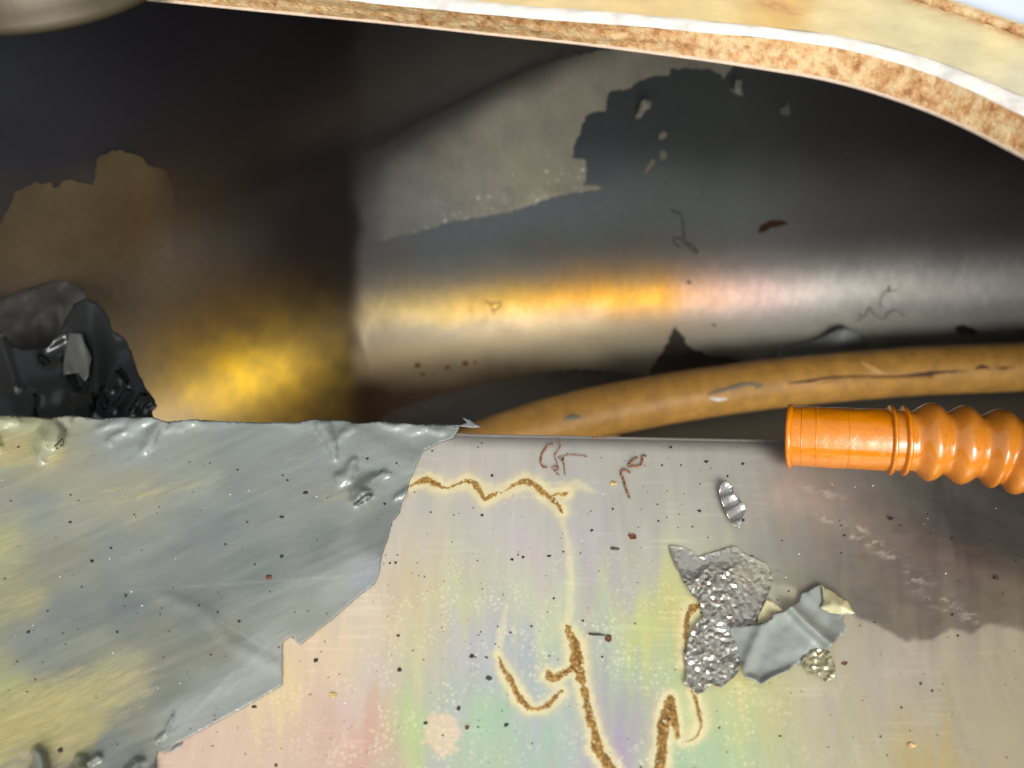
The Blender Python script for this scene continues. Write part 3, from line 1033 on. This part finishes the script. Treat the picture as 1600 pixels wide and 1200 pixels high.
bare_sheet(PATCH, lambda x, y: (.25 + .75 * smooth(600, 850, x + .3 * (240 - y))) * smooth(0, 40, (x - 575) * .9) * smooth(-8, 60, y - (240 - (x - 576) * .52)), (200, 196, 178), 4, .0012)
PATCH2 = [(-60, 380), (0, 350), (14, 322), (24, 297), (50, 288), (54, 282), (64, 286), (80, 284), (84, 293), (92, 290), (96, 282), (112, 278), (126, 284), (146, 288), (150, 262), (152, 246), (170, 236), (186, 233), (208, 239), (224, 246), (232, 258), (256, 262), (268, 280), (274, 302), (276, 320), (270, 350), (282, 400), (240, 470), (180, 480), (90, 440), (-60, 430)]
bare_sheet(PATCH2, lambda x, y: smooth(285, 215, x + .15 * (y - 300)) * smooth(470, 390, y), (108, 95, 74), 6, .0005)
# glittering grit on the bare patch
V = []; F = []
r2 = random.Random(5)
gp = []
while len(gp) < 90:
    t = r2.random() ** .6
    x = 590 + 330 * t; y = 385 - 90 * t - abs(r2.gauss(0, 26)) - 2
    if inside(np.array([x]), np.array([y]), PATCH)[0]: gp.append((x, y))
P, N = shell_hit([g[0] for g in gp], [g[1] for g in gp])
for p, nn in zip(P, N):
    s = r2.uniform(.0003, .0010) * (1.5 if r2.random() < .12 else 1)
    c = p + nn * .0009
    b = len(V)
    for dx, dy, dz in ((1, 0, 0), (-1, 0, 0), (0, 1, 0), (0, -1, 0), (0, 0, 1), (0, 0, -1)):
        V.append(c + s * np.array([dx * r2.uniform(.6, 1.2), dy, dz * r2.uniform(.6, 1.2)]))
    F += [(b + i, b + j, b + k) for i, j, k in ((0, 2, 4), (2, 1, 4), (1, 3, 4), (3, 0, 4), (2, 0, 5), (1, 2, 5), (3, 1, 5), (0, 3, 5))]
g = obj('grit', V, F, M['grit'], shell, smooth_shade=False)
g['kind'] = 'stuff'

WFL = [
    ('paint_flake', [(1000, 151), (1010, 149), (1016, 154), (1014, 162), (1006, 166), (1001, 176), (993, 180), (992, 176), (997, 166)], 'long pale curled paint flake on the dark back wall beside the jagged bare patch', (150, 146, 132)),
    ('paint_flake', [(1147, 119), (1157, 119), (1155, 131), (1158, 144), (1148, 140), (1138, 134), (1139, 131), (1146, 135)], 'bright hooked paint flake high on the back wall just under the rusty rim', (170, 168, 156)),
    ('paint_flake', [(1029, 209), (1035, 205), (1041, 206), (1042, 211), (1036, 216), (1030, 217)], 'small oval tan flake on the back wall, uppermost of three close together', (150, 146, 130)),
    ('paint_flake', [(1031, 235), (1037, 233), (1041, 239), (1040, 246), (1034, 252), (1031, 245)], 'small oval tan flake on the back wall, middle of three close together', (140, 138, 124)),
    ('paint_flake', [(1016, 250), (1019, 247), (1024, 250), (1020, 258), (1012, 266), (1007, 270), (1005, 265), (1012, 257)], 'slanted tan flake on the back wall, lowest of three close together', (146, 140, 126)),
    ('paint_flake', [(1217, 170), (1224, 166), (1230, 160), (1231, 154), (1232, 166), (1234, 176), (1228, 180), (1220, 177)], 'faint grey flake with a thin stalk on the dark wall under the curved rim', (118, 122, 120)),
]
for i, (nm, poly, lb, c) in enumerate(WFL):
    x, y, F, d = tri_poly(poly, 2.2, .3, i)
    P, N = shell_hit(x, y)
    V = P + N * (.0012 + np.maximum(0, 5 - d) * (.0010 if i < 2 else .00005))[:, None]
    F = fix_winding(V, F, N.mean(0))
    o = obj(nm, V, F, M['flake'], None, col=np.tile(lin(c), (len(x), 1)), solid=-.0003)
    tag(o, lb, 'paint flake', 'paint flakes on the back wall')

# translucent-looking flake on the floor beside the tan pipe
FLK = [(1212, 562), (1220, 546), (1240, 540), (1262, 536), (1280, 530), (1300, 520), (1318, 518), (1336, 526), (1346, 538), (1352, 552), (1340, 562), (1270, 572)]
x, y, F, d = tri_poly(FLK, 4, .6, 8)
P, N = shell_hit(x, y)
V = P + N * (.004 + .012 * np.exp(-((x - 1315) / 34) ** 2) * smooth(575, 520, y))[:, None]
F = fix_winding(V, F, N.mean(0))
o = obj('film_flake', V, F, M['flake'], None, col=np.tile(lin((120, 124, 124)), (len(x), 1)), solid=-.0003)
tag(o, 'domed grey film flake lying against the tan pipe behind the orange hose', 'film flake')


def fibre(name, keys, mm, mat, label, cat, base, group=None, n_=40):
    """several strands in one thing when the photo shows a knot of them"""
    Vs = []; Fs = []
    for line in keys:
        sp = spline(line, n_)
        P = base(sp)
        V, F = tube(P, mm * .001 * (.75 + .5 * rng.random(n_)), 6)
        b = len(Vs); Vs += list(V); Fs += [tuple(b + i for i in f) for f in F]
    o = obj(name, Vs, Fs, mat)
    return tag(o, label, cat, group)


def on_wall(sp):
    P, N = shell_hit(sp[:, 0], sp[:, 1]); return P + N * .0009


def on_plate(sp): return plate_pt(sp[:, 0], sp[:, 1], .0005 + .0006 * np.abs(np.sin(np.arange(len(sp)) * .35)))


fibre('fibre', [[(1048, 328), (1062, 333), (1066, 345), (1068, 360), (1068, 372)], [(1050, 375), (1058, 370), (1068, 376), (1080, 382), (1090, 393), (1084, 392), (1070, 380)], [(1052, 376), (1058, 383), (1062, 386)]], .55, M['greyfibre'],
      'dark tangled fibre with a long straight tail on the blue-grey wall', 'fibre', on_wall)
fibre('fibre', [[(1376, 466), (1382, 456), (1392, 455), (1402, 452)], [(1387, 455), (1389, 446), (1390, 455)], [(1376, 466), (1374, 474), (1378, 480)], [(1358, 480), (1366, 492), (1380, 498), (1386, 490), (1398, 484), (1412, 494)], [(1338, 502), (1350, 494), (1357, 480)]], .45, M['greyfibre'],
      'thin brown fibre squiggle on the bright silver bend, right side', 'fibre', on_wall)
fibre('fibre', [[(757, 470), (768, 474), (782, 472), (778, 482), (768, 486)], [(764, 472), (770, 484), (774, 492)]], .6, M['greyfibre'],
      'small dark fibre knot on the golden bend above the pipe', 'fibre', on_wall)
fibre('rust_fibre', [[(864, 694), (855, 698), (847, 710), (845, 722), (849, 730), (855, 730)]], .36, M['fibre'],
      'curved C shaped rusty fibre on the shelf left of the tangled one', 'fibre', on_plate)
fibre('rust_fibre', [[(872, 684), (876, 694), (872, 704), (867, 712), (870, 722), (873, 732)], [(872, 716), (890, 711), (905, 712), (917, 713)], [(876, 718), (881, 724), (883, 742)], [(862, 732), (868, 728), (872, 734), (866, 735), (874, 742)]], .22, M['fibre'],
      'thin tangled rusty fibre with branching ends near the shelf edge', 'fibre', on_plate)
fibre('rust_fibre', [[(970, 740), (974, 748), (978, 762), (984, 778)], [(970, 738), (977, 734), (984, 738)], [(982, 729), (992, 729), (1001, 727), (1004, 720), (1004, 714), (1010, 712)], [(982, 728), (988, 720), (996, 715)]], .42, M['fibre'],
      'thick hooked rusty fibre standing alone on the shelf above the foil flake', 'fibre', on_plate)
fibre('rust_fibre', [[(925, 684), (940, 685), (955, 681), (968, 681)], [(926, 683), (934, 681), (930, 685)]], .18, M['fibre'],
      'short pale rusty fibre lying along the far edge of the shelf', 'fibre', on_plate)
# dark residue left on the bend and the floor
for ri, (poly, lab) in enumerate((
        ([(1012, 590), (1022, 568), (1034, 552), (1044, 535), (1050, 516), (1056, 509), (1062, 520), (1070, 528), (1074, 540), (1090, 548), (1112, 556), (1150, 560), (1176, 572), (1120, 600), (1040, 612)], 'dark greenish residue rising to a point'),
        ([(560, 690), (600, 648), (680, 620), (760, 600), (840, 584), (900, 576), (960, 580), (1010, 588), (960, 606), (860, 632), (740, 668), (700, 700)], 'black oily residue behind the pipe'),
        ([(1490, 514), (1502, 508), (1520, 512), (1532, 518), (1515, 522), (1496, 520)], 'small black smear'))):
    o = wall_sheet('residue', poly, .0005 + .0001 * ri, M['oil'], 5, shell, 2.2, 40 + ri)
    o['label'] = lab
for ri, (cx_, cy_, rr0) in enumerate(((652, 572, 7), (660, 586, 5), (699, 575, 5), (728, 569, 6), (742, 567, 4), (1076, 440, 4), (1115, 508, 3), (1342, 493, 3))):
    poly = [(cx_ + rr0 * math.cos(a) * random.uniform(.6, 1.3), cy_ + rr0 * .7 * math.sin(a) * random.uniform(.6, 1.3)) for a in np.linspace(0, 6.2, 9)]
    o = wall_sheet('rust_crumb', poly, .0018, M['brown'] if ri < 5 else M['speck'], 2.2, shell, .5, 60 + ri)
# rust smear on the wall
wall_sheet('rust_smear', [(1184, 363), (1188, 352), (1202, 344), (1220, 343), (1232, 349), (1222, 352), (1204, 356), (1192, 362)], .0007, M['crack'], 3, shell, 1.0, 9)

# ================================================================== TAN PIPE
ck = [(1980, 556), (1800, 561), (1600, 573), (1500, 577), (1400, 582), (1230, 597), (1100, 614), (1000, 631), (900, 652), (800, 682), (700, 724), (600, 775), (500, 840)]
sp = spline(ck, 150)
RP = .0245
C = onz(sp[:, 0], sp[:, 1], ZF + RP + .002)
pipe = thing('tan_pipe', tuple(C[60]), 'tan painted pipe with a rusty crack curving along the tank floor', 'pipe')
SEG = 40
T = np.gradient(C, axis=0); T /= np.linalg.norm(T, axis=1)[:, None]
A = np.cross(T, [0, 0, 1.0]); A /= np.linalg.norm(A, axis=1)[:, None]
B = np.cross(A, T)
V = []
for i in range(len(C)):
    for k in range(SEG):
        th = 2 * math.pi * k / SEG
        rr = RP * (1 + .012 * (fbm(np.array(i * .3), np.array(k * .5), 3) - .5))
        V.append(C[i] + rr * (math.cos(th) * A[i] + math.sin(th) * B[i]))
F = [(i * SEG + k, i * SEG + (k + 1) % SEG, (i + 1) * SEG + (k + 1) % SEG, (i + 1) * SEG + k) for i in range(len(C) - 1) for k in range(SEG)]
F = [f[::-1] for f in F]
po = obj('pipe_wall', V, F, M['pipe'], pipe)
PB = BVHTree.FromPolygons([Vector(v) for v in V], F)


def on_pipe(px, py, h):
    out = []
    for d, hh in zip(rays(np.asarray(px, float), np.asarray(py, float)), np.broadcast_to(h, np.shape(px))):
        dn = Vector(d).normalized()
        r_ = PB.ray_cast(Vector(CAM), dn)
        if r_[0] is None: r_ = (Vector(CAM) + dn * .79, -dn)
        nn = r_[1] if r_[1].dot(dn) < 0 else -r_[1]
        out.append(np.array(r_[0] + nn * float(hh)))
    return np.array(out)


def pipe_ribbon(keys, mat, name, h=.0006):
    sp_ = spline(keys, 60)
    T_ = np.gradient(sp_[:, :2], axis=0); T_ /= np.linalg.norm(T_, axis=1)[:, None] + 1e-9
    N_ = np.column_stack([-T_[:, 1], T_[:, 0]])
    rows_ = []
    for t in (-1, -.4, .4, 1):
        w = sp_[:, 2] * (.5 + 1.0 * fbm(np.arange(60) * .4, np.full(60, t * 3 + 9), 3))
        q = sp_[:, :2] + N_ * (t * w)[:, None]
        rows_.append(on_pipe(q[:, 0], q[:, 1], .0002 + h * (1 - abs(t))))
    V_ = np.stack(rows_, 1).reshape(-1, 3)
    return obj(name, V_, fix_winding(V_, grid_faces(60, 4), np.array([0, -.6, .8])), mat, pipe)


pipe_ribbon([(1230, 599, .5), (1260, 596, 2.2), (1290, 591, 2.0), (1330, 588, 1.2), (1370, 589, 1.6), (1420, 587, 2.0), (1450, 584, 4.0), (1468, 582, 2.5), (1500, 580, 1.2), (1512, 581, .5)], M['crack'], 'crack')
pipe_ribbon([(1522, 577, .6), (1535, 573, 3.2), (1548, 576, .8)], M['crack'], 'crack')
pipe_ribbon([(1556, 576, .6), (1568, 575, 2.0), (1580, 574, .6)], M['crack'], 'crack')
pipe_ribbon([(1285, 598, .6), (1296, 597, 2.0), (1304, 597, .6)], M['crack'], 'crack')
pipe_ribbon([(1106, 617, .8), (1120, 612, 3), (1140, 607, 3), (1165, 600, 3), (1190, 602, 2), (1180, 607, 1)], M['bare'], 'paint_blister', .002)
pipe_ribbon([(1108, 622, .6), (1122, 624, 2.5), (1136, 623, 1)], M['grit'], 'paint_blister', .0016)
pipe_ribbon([(1345, 565, 2), (1362, 572, 6), (1378, 580, 6), (1392, 585, 2)], M['pipe'], 'paint_blister', .0026)
pipe_ribbon([(1280, 600, 1), (1330, 592, 3), (1400, 594, 3.5), (1460, 590, 1)], M['pipe'], 'paint_blister', .0018)
pipe_ribbon([(880, 656, 1), (894, 652, 5), (908, 652, 2)], M['bare'], 'paint_blister', .0018)

# ================================================================== CRUMPLED FILM AT THE LEFT BACK
CR = [(-90, 545), (-40, 530), (0, 524), (10, 528), (22, 540), (40, 545), (74, 544), (92, 520), (104, 496), (116, 474), (132, 466), (150, 472), (162, 484), (171, 500), (174, 515), (186, 521), (196, 530), (206, 552), (212, 572), (220, 590), (228, 606), (240, 622), (246, 634), (238, 642), (244, 690), (240, 720), (-90, 720)]
x, y, F, d = tri_poly(CR, 4, .8, 12)


def crum_depth(x, y):
    h = .010 * (fbm(x / 90 + 3, y / 110, 2) - .5) + .5 * .010 * np.exp(-(seg_dist(x, y, [(130, 470, 0), (150, 560, 0), (142, 640, 0)]) / 22) ** 2)
    h -= .005 * np.exp(-(seg_dist(x, y, [(75, 555, 0), (105, 540, 0), (128, 600, 0)]) / 14) ** 2)
    for x0, y0, x1, y1, w, a in ((185, 585, 176, 608, 7, .006), (200, 612, 180, 640, 6, .005), (222, 620, 206, 644, 5, .005), (143, 620, 142, 645, 4, .005), (50, 620, 48, 650, 8, .005), (240, 626, 226, 640, 3, .004), (0, 530, 20, 600, 12, .006), (190, 590, 196, 600, 5, .004)):
        h = h + .42 * a * np.exp(-(seg_dist(x, y, [(x0, y0, 0), (x1, y1, 0)]) / w) ** 2)
    return h


V = ony(x, y, .262 - crum_depth(x, y) + .09 * (660 - y) / 200)
F = fix_winding(V, F, np.array([0, -1.0, .3]))
cf = thing('crumpled_film', tuple(V.mean(0)), 'dark wrinkled sheet of peeled film hanging behind the shelf at left', 'film sheet')
obj('film_sheet', V, F, M['darkfilm'], cf, solid=-.0003)
FLAP = [(107, 520), (116, 521), (128, 522), (131, 534), (140, 548), (144, 560), (140, 574), (138, 588), (132, 596), (122, 582), (108, 584), (99, 585), (99, 570), (102, 545)]
x, y, F, d = tri_poly(FLAP, 3, .5, 13)
V = ony(x, y, .262 - crum_depth(x, y) + .09 * (660 - y) / 200 - .005 - .004 * np.sin((x - 99) / 12.0))
F = fix_winding(V, F, np.array([0, -1.0, .3]))
fo = obj('curled_flap', V, F, M['flake'], cf, col=np.tile(lin((84, 86, 82)), (len(x), 1)), solid=-.0003)
fo['label'] = 'paler curled flap standing out from the dark film'
BACK = [(-90, 470), (-10, 470), (40, 452), (80, 438), (110, 440), (132, 452), (134, 468), (118, 480), (104, 500), (92, 526), (76, 556), (30, 552), (-90, 560)]
x, y, F, d = tri_poly(BACK, 5, 1.0, 14)
V = ony(x, y, .345 + .012 * fbm(x / 40, y / 40, 3) + .05 * (560 - y) / 120)
F = fix_winding(V, F, np.array([0, -1.0, .3]))
obj('folded_back', V, F, M['shadefilm'], cf, solid=-.0003)  # shadow of the fold put into a near-black film colour

# ================================================================== ORANGE HOSE
hk = [(1231, 681), (1300, 684), (1380, 687.5), (1412, 689), (1450, 690.5), (1502, 695), (1557, 701), (1600, 712), (1650, 728), (1720, 757), (1800, 796), (1900, 855)]
NH = 700
hs_ = spline(hk, NH)
tl = np.clip((hs_[:, 0] - 1231) / 400, 0, 2)
RH = .01185
HC = onz(hs_[:, 0], hs_[:, 1], ZP + RH + .0010 + .030 * tl / (1 + .9 * tl))
s_len = np.concatenate([[0], np.cumsum(np.linalg.norm(np.diff(HC, axis=0), axis=1))])


def s_at(px): return float(np.interp(px, hs_[:, 0], s_len))


sA, sB = s_at(1231), s_at(1385)          # cuff
def hose_part(s0, s1, rfun, name, mat, parent, step=.00045, seg=64, wob=0.0):
    ss = np.arange(s0, s1, step)
    C_ = np.column_stack([np.interp(ss, s_len, HC[:, i]) for i in range(3)])
    T_ = np.column_stack([np.interp(ss, s_len, np.gradient(HC, axis=0)[:, i]) for i in range(3)])
    T_ /= np.linalg.norm(T_, axis=1)[:, None]
    A_ = np.cross(T_, [0, 0, 1.0]); A_ /= np.linalg.norm(A_, axis=1)[:, None]
    B_ = np.cross(A_, T_)
    r_ = rfun(ss)
    th = np.arange(seg) * 2 * math.pi / seg
    V_ = []
    for i in range(len(ss)):
        w = wob * (fbm(np.full(seg, ss[i] * 160), np.cos(th) * 2.5 + np.sin(th) + 5, 4) - .5) if wob else 0
        V_.append(C_[i] + (r_[i] + w)[:, None] * (np.cos(th)[:, None] * A_[i] + np.sin(th)[:, None] * B_[i]) if wob else
                  C_[i] + r_[i] * (np.cos(th)[:, None] * A_[i] + np.sin(th)[:, None] * B_[i]))
    V_ = np.vstack(V_)
    F_ = [(i * seg + k, i * seg + (k + 1) % seg, (i + 1) * seg + (k + 1) % seg, (i + 1) * seg + k) for i in range(len(ss) - 1) for k in range(seg)]
    F_ = [f[::-1] for f in F_]
    return obj(name, V_, F_, mat, parent)


hose = thing('corrugated_hose', tuple(HC[0]), 'glossy orange corrugated plastic hose with a smooth end cuff lying on the shelf', 'hose')
hose_part(sA, sB + .001, lambda s: RH + 0 * s, 'cuff', M['cuff'], hose, wob=.00045)
# open mouth: inner bore
hose_part(sA + .0002, sA + .03, lambda s: RH - .0022 + 0 * s, 'bore', M['bellows'], hose)
# flared end lip
lipk = .0022
def ring(sc, wid, amp, name, base=RH):
    return hose_part(sc - wid * 1.6, sc + wid * 1.6, lambda s: base - .0006 + (amp + .0006) * np.exp(-((s - sc) / wid) ** 4), name, M['cuff'], hose, step=.00022, wob=.00025)


V = []
ring(sA + .0011, .0011, .0010, 'end_lip')
ring(sA + .0056, .0004, .00028, 'seam_ring')
ring(sA + .0105, .0004, .00022, 'seam_ring')
ring(sA + .0215, .0004, .00018, 'seam_ring')
ring(s_at(1390), .0010, .0016, 'collar_ring')
ring(s_at(1411), .0010, .0015, 'collar_ring')
# end wall ring closing lip to bore
ss = [RH + .0009, RH - .0022]
T0 = HC[3] - HC[0]; T0 /= np.linalg.norm(T0)
A0 = np.cross(T0, [0, 0, 1.0]); A0 /= np.linalg.norm(A0); B0 = np.cross(A0, T0)
V = []
for r_ in ss:
    for k in range(64):
        th = 2 * math.pi * k / 64
        V.append(HC[0] + T0 * .0002 + r_ * (math.cos(th) * A0 + math.sin(th) * B0))
obj('end_face', V, [(k, (k + 1) % 64, 64 + (k + 1) % 64, 64 + k) for k in range(64)], M['bellows'], hose)
crests = [s_at(1452), s_at(1502), s_at(1556), s_at(1600), s_at(1600) + .0125, s_at(1600) + .025, s_at(1600) + .0375, s_at(1600) + .05, s_at(1600) + .0625]


def bellow(s):
    r = np.full(s.shape, RH - .0006)
    for c in crests:
        d = np.abs(s - c)
        r = np.maximum(r, RH - .0009 + .0040 * (.5 + .5 * np.cos(np.pi * np.clip(d / .0066, 0, 1))) ** .8)
    first = smooth(crests[0] - .004, crests[0] - .010, s)
    r = np.maximum(r, (RH - .0002) * (first > .5))
    k = np.hanning(9); k /= k.sum()
    return np.convolve(np.pad(r, 4, mode='edge'), k, 'valid')


hose_part(sB, s_len[-1], bellow, 'bellows', M['bellows'], hose)

# ================================================================== LOOSE FLAKES ON THE SHELF
def Z4(l, ox=1000, oy=800, s=4.0): return [(ox + a / s, oy + b / s) for a, b in l]


foilA = Z4([(668, 298), (678, 312), (690, 320), (692, 345), (722, 372), (733, 390), (724, 408), (716, 425), (715, 450), (690, 440), (674, 412), (662, 385), (648, 345), (650, 318)], 800, 600, 2.0)
o = small_sheet('foil_flake', foilA, plate_pt, lambda x, y, d: .0008 + .0016 * np.abs(np.sin((y + .55 * x) / 7.5)) + .001 * np.exp(-d / 4), M['foil'], (168, 168, 164), 2.2, seed=21)
tag(o, 'small shiny rippled silver flake lying alone below the hooked rusty fibre', 'film flake')

bigF = Z4([(180, 215), (240, 215), (290, 232), (330, 250), (365, 285), (430, 260), (520, 235), (580, 215), (610, 222), (640, 255), (720, 290), (790, 325), (815, 370), (830, 420), (815, 480), (800, 520), (780, 548), (760, 560), (760, 600), (745, 640), (700, 700), (640, 712), (560, 715), (560, 760), (590, 800), (610, 860), (625, 930), (620, 985), (600, 1020), (550, 1060), (510, 1095), (450, 1075), (400, 1120), (360, 1145), (330, 1110), (270, 1080), (290, 1040), (290, 1000), (280, 900), (300, 820), (330, 720), (395, 660), (380, 570), (330, 520), (270, 430), (240, 370), (205, 300)])


def crinkle(x, y, d):
    strong = smooth(890, 915, y + .25 * (x - 1060)) * (1 - .75 * smooth(1120, 1160, x) * smooth(990, 950, y))
    r = np.random.default_rng(77).random(len(x))
    a = np.abs(fbm(x / 16 + 2, y / 22, 2) - .5) * 2
    return .0004 + strong * (.0013 * r * (.35 + 1.3 * fbm(x / 14, y / 14, 2)) + .0006 * (1 - a)) + .0002 * r * (1 - strong) + .0004 * smooth(4, 0, d)


def big_col(x, y, d):
    c = np.tile(lin((158, 157, 148)), (len(x), 1))
    f = smooth(1120, 1190, x)[..., None] * smooth(945, 900, y)[..., None]
    return c * (1 - .0 * f) + (lin((168, 164, 146)) - lin((146, 146, 138))) * f


o = small_sheet('crinkled_film', bigF, plate_pt, crinkle, M['foil'], big_col, 5.0, seed=22, jag=1.0)
o.data.polygons.foreach_set('use_smooth', [False] * len(o.data.polygons))
tag(o, 'large crinkled glassy film scrap beside the rust streaks on the shelf', 'film scrap')

fold = Z4([(560, 760), (560, 718), (640, 712), (720, 704), (780, 695), (835, 660), (826, 648), (850, 632), (900, 620), (940, 590), (990, 560), (1000, 535), (1010, 510), (1070, 480), (1130, 450), (1215, 500), (1300, 555), (1320, 600), (1345, 635), (1300, 640), (1260, 640), (1280, 700), (1290, 730), (1272, 762), (1240, 790), (1215, 820), (1190, 835), (1165, 862), (1110, 850), (1060, 862), (1030, 900), (1010, 935), (960, 955), (935, 985), (900, 1000), (820, 1035), (755, 1080), (720, 1050), (650, 1030), (640, 960), (615, 900), (590, 840)])


def fold_h(x, y, d):
    r1 = seg_dist(x, y, [(1235, 948, 0), (1262, 975, 0), (1300, 1008, 0)])
    r2 = seg_dist(x, y, [(1165, 1040, 0), (1195, 972, 0), (1206, 960, 0)])
    return .0012 + .0042 * np.exp(-(r1 / 9) ** 2) + .0016 * np.exp(-(r2 / 10) ** 2) + .0022 * smooth(9, 0, d) * smooth(1030, 1060, y) + .0010 * fbm(x / 22, y / 22, 2) + .0024 * smooth(1290, 1330, x)


def fold_col(x, y, d):
    c = np.tile(lin((128, 133, 127)), (len(x), 1)) * (.9 + .25 * fbm(x / 30, y / 30, 3))[:, None]
    return c


o1 = thing('folded_flake', tuple(plate_pt(np.array(1240.), np.array(1000.), .001)), 'grey folded paint flake with a cream turned-over corner beside the crinkled film', 'paint flake')
small_sheet('flake_sheet', fold, plate_pt, fold_h, M['flake'], fold_col, 3, o1, seed=23, jag=.5, solid=.00022)
cor = Z4([(1130, 450), (1215, 500), (1300, 555), (1320, 600), (1345, 635), (1300, 632), (1250, 640), (1180, 630), (1125, 600), (1145, 560), (1140, 510)])
small_sheet('turned_corner', cor, plate_pt, lambda x, y, d: fold_h(x, y, d) + .0008 + .0018 * np.clip(d / 12, 0, 1), M['flake'], (170, 164, 128), 3, o1, seed=24)
crm = Z4([(735, 698), (740, 650), (765, 600), (790, 548), (830, 560), (860, 582), (888, 612), (850, 632), (826, 650), (832, 662), (790, 690)])
o = small_sheet('cream_flake', crm, plate_pt, lambda x, y, d: .0009 + .0006 * np.exp(-d / 4), M['flake'], (168, 160, 126), 3, seed=25)
tag(o, 'cream flake wedged between the crinkled film and the grey folded flake', 'paint flake')
tail = Z4([(1010, 935), (1035, 890), (1060, 866), (1110, 858), (1180, 868), (1205, 900), (1215, 940), (1222, 990), (1215, 1040), (1185, 1052), (1160, 1064), (1140, 1040), (1100, 1010), (1065, 1015), (1040, 985)])
o = small_sheet('clear_scrap', tail, plate_pt, lambda x, y, d: .0012 + .0014 * np.random.default_rng(5).random(len(x)), M['foil'], (172, 168, 140), 4.5, seed=26)
o.data.polygons.foreach_set('use_smooth', [False] * len(o.data.polygons))
tag(o, 'little crumpled yellowish film scrap at the lower tip of the grey folded flake', 'film scrap')

# ================================================================== CHIPS AND DIRT
CHIPS = [
    (988, 838, 9, 6, 'brown', 'flat reddish brown rust chip above the pale dried run, biggest on the shelf'),
    (950, 997, 7, 7, 'brown', 'star shaped dark red rust chip beside a short black sliver'),
    (1320, 1037, 6, 4, 'brown', 'reddish rust chip right of the yellowish film scrap'),
    (420, 902, 7, 5, 'brown', 'curly orange brown chip on the grey paint film'),
    (521, 1086, 7, 7, 'rust', 'ring shaped golden rust chip on the peach area below the film tear'),
    (484, 1086, 4, 3, 'rust', 'tiny golden rust crumb left of the ring shaped chip'),
    (494, 1032, 5, 5, 'speck', 'dark brown diamond chip on the peach area beside the notch of the tear'),
    (960, 857, 9, 4, 'greyfibre', 'grey slanted sliver chip below the reddish rust chip'),
    (1424, 1164, 9, 5, 'rust', 'pale glassy brown chip near the lower right corner'),
    (730, 1137, 5, 5, 'brown', 'dark round chip right of the peach ring stain'),
    (959, 755, 7, 5, 'rust', 'golden rust crumb left of the hooked rusty fibre'),
    (477, 770, 6, 3, 'speck', 'black slanted chip on the grey film left of the blisters'),
    (440, 808, 5, 3, 'speck', 'black chip on the grey film below the slanted chip'),
    (764, 1060, 6, 5, 'greyfibre', 'small grey chip left of the curved rust streak'),
    (1557, 1203 - 300, 6, 4, 'speck', 'black chip in the dull residue near the right edge'),
]


def chip(px, py, a, b, h0, r):
    k = 9; V_ = []
    off = r.uniform(0, 6)
    for ring_, hh in ((1.0, 0.0), (.75, .00035), (0, .0004)):
        for i in range(k if ring_ else 1):
            th = 2 * math.pi * i / k + off
            rr = ring_ * (1 + r.uniform(-.35, .3))
            q = plate_pt(np.array(px + a * rr * math.cos(th)), np.array(py + b * rr * math.sin(th)), h0 + hh * (1 + r.uniform(-.4, .4)) * min(1, a / 5))
            V_.append(q)
    F_ = [(i, (i + 1) % k, k + (i + 1) % k, k + i) for i in range(k)] + [(k + i, k + (i + 1) % k, 2 * k) for i in range(k)]
    V_ = np.array(V_)
    return V_, fix_winding(V_, F_, np.array([0, 0, 1.0]))


def surf_h(px, py):
    if inside(np.array([px]), np.array([py]), FILM)[0]:
        return float(film_height(np.array([px]), np.array([py]))[0]) + .00040
    return .00006


rr_ = random.Random(3)
for px, py, a, b, mt, lb in CHIPS:
    V, F = chip(px, py, a * .8, b * .8, surf_h(px, py), rr_)
    o = obj('rust_chip' if mt in ('brown', 'rust') else 'dirt_chip', V, F, M[mt], smooth_shade=False)
    tag(o, lb, 'chip')
V, F = tube(plate_pt(np.array([920., 928, 936, 945]), np.array([990., 991.5, 991.5, 992.5]), .0003), [.0003, .0004, .0004, .0002], 6)
tag(obj('sliver', V, F, M['speck']), 'short black sliver lying left of the star shaped rust chip', 'sliver')

Vs = []; Fs = []
cnt = 0
while cnt < 620:
    px = rr_.uniform(-60, 1660); py = rr_.uniform(690, 1250)
    if py < edge_y(px) + 14: continue
    if px > 1200 and py < 800: continue
    if px > 1150 and rr_.random() < .35: continue
    if px < 500 and rr_.random() < .45: continue
    if float(fbm(np.array(px / 110), np.array(py / 90), 3)) < rr_.uniform(.25, .6): continue
    s = min(4.2, .7 + rr_.expovariate(1 / .8))
    V, F = chip(px, py, s * rr_.uniform(.6, 1.0), s * rr_.uniform(.5, .9), surf_h(px, py), rr_)
    b = len(Vs); Vs += list(V); Fs += [tuple(b + i for i in f) for f in F]
    cnt += 1
o = obj('dirt_specks', Vs, Fs, M['speck'], smooth_shade=False)
tag(o, 'tiny dark dirt specks scattered over the shelf and grey film', 'dirt', kind='stuff')
Vs = []; Fs = []
for _ in range(70):
    px = rr_.uniform(0, 1600); py = rr_.uniform(740, 1190)
    s = rr_.uniform(.5, 1.3)
    V, F = chip(px, py, s, s * .7, surf_h(px, py), rr_)
    b = len(Vs); Vs += list(V); Fs += [tuple(b + i for i in f) for f in F]
o = obj('pale_specks', Vs, Fs, M['grit'], smooth_shade=False)
tag(o, 'tiny pale glinting specks scattered over the shelf', 'dirt', kind='stuff')
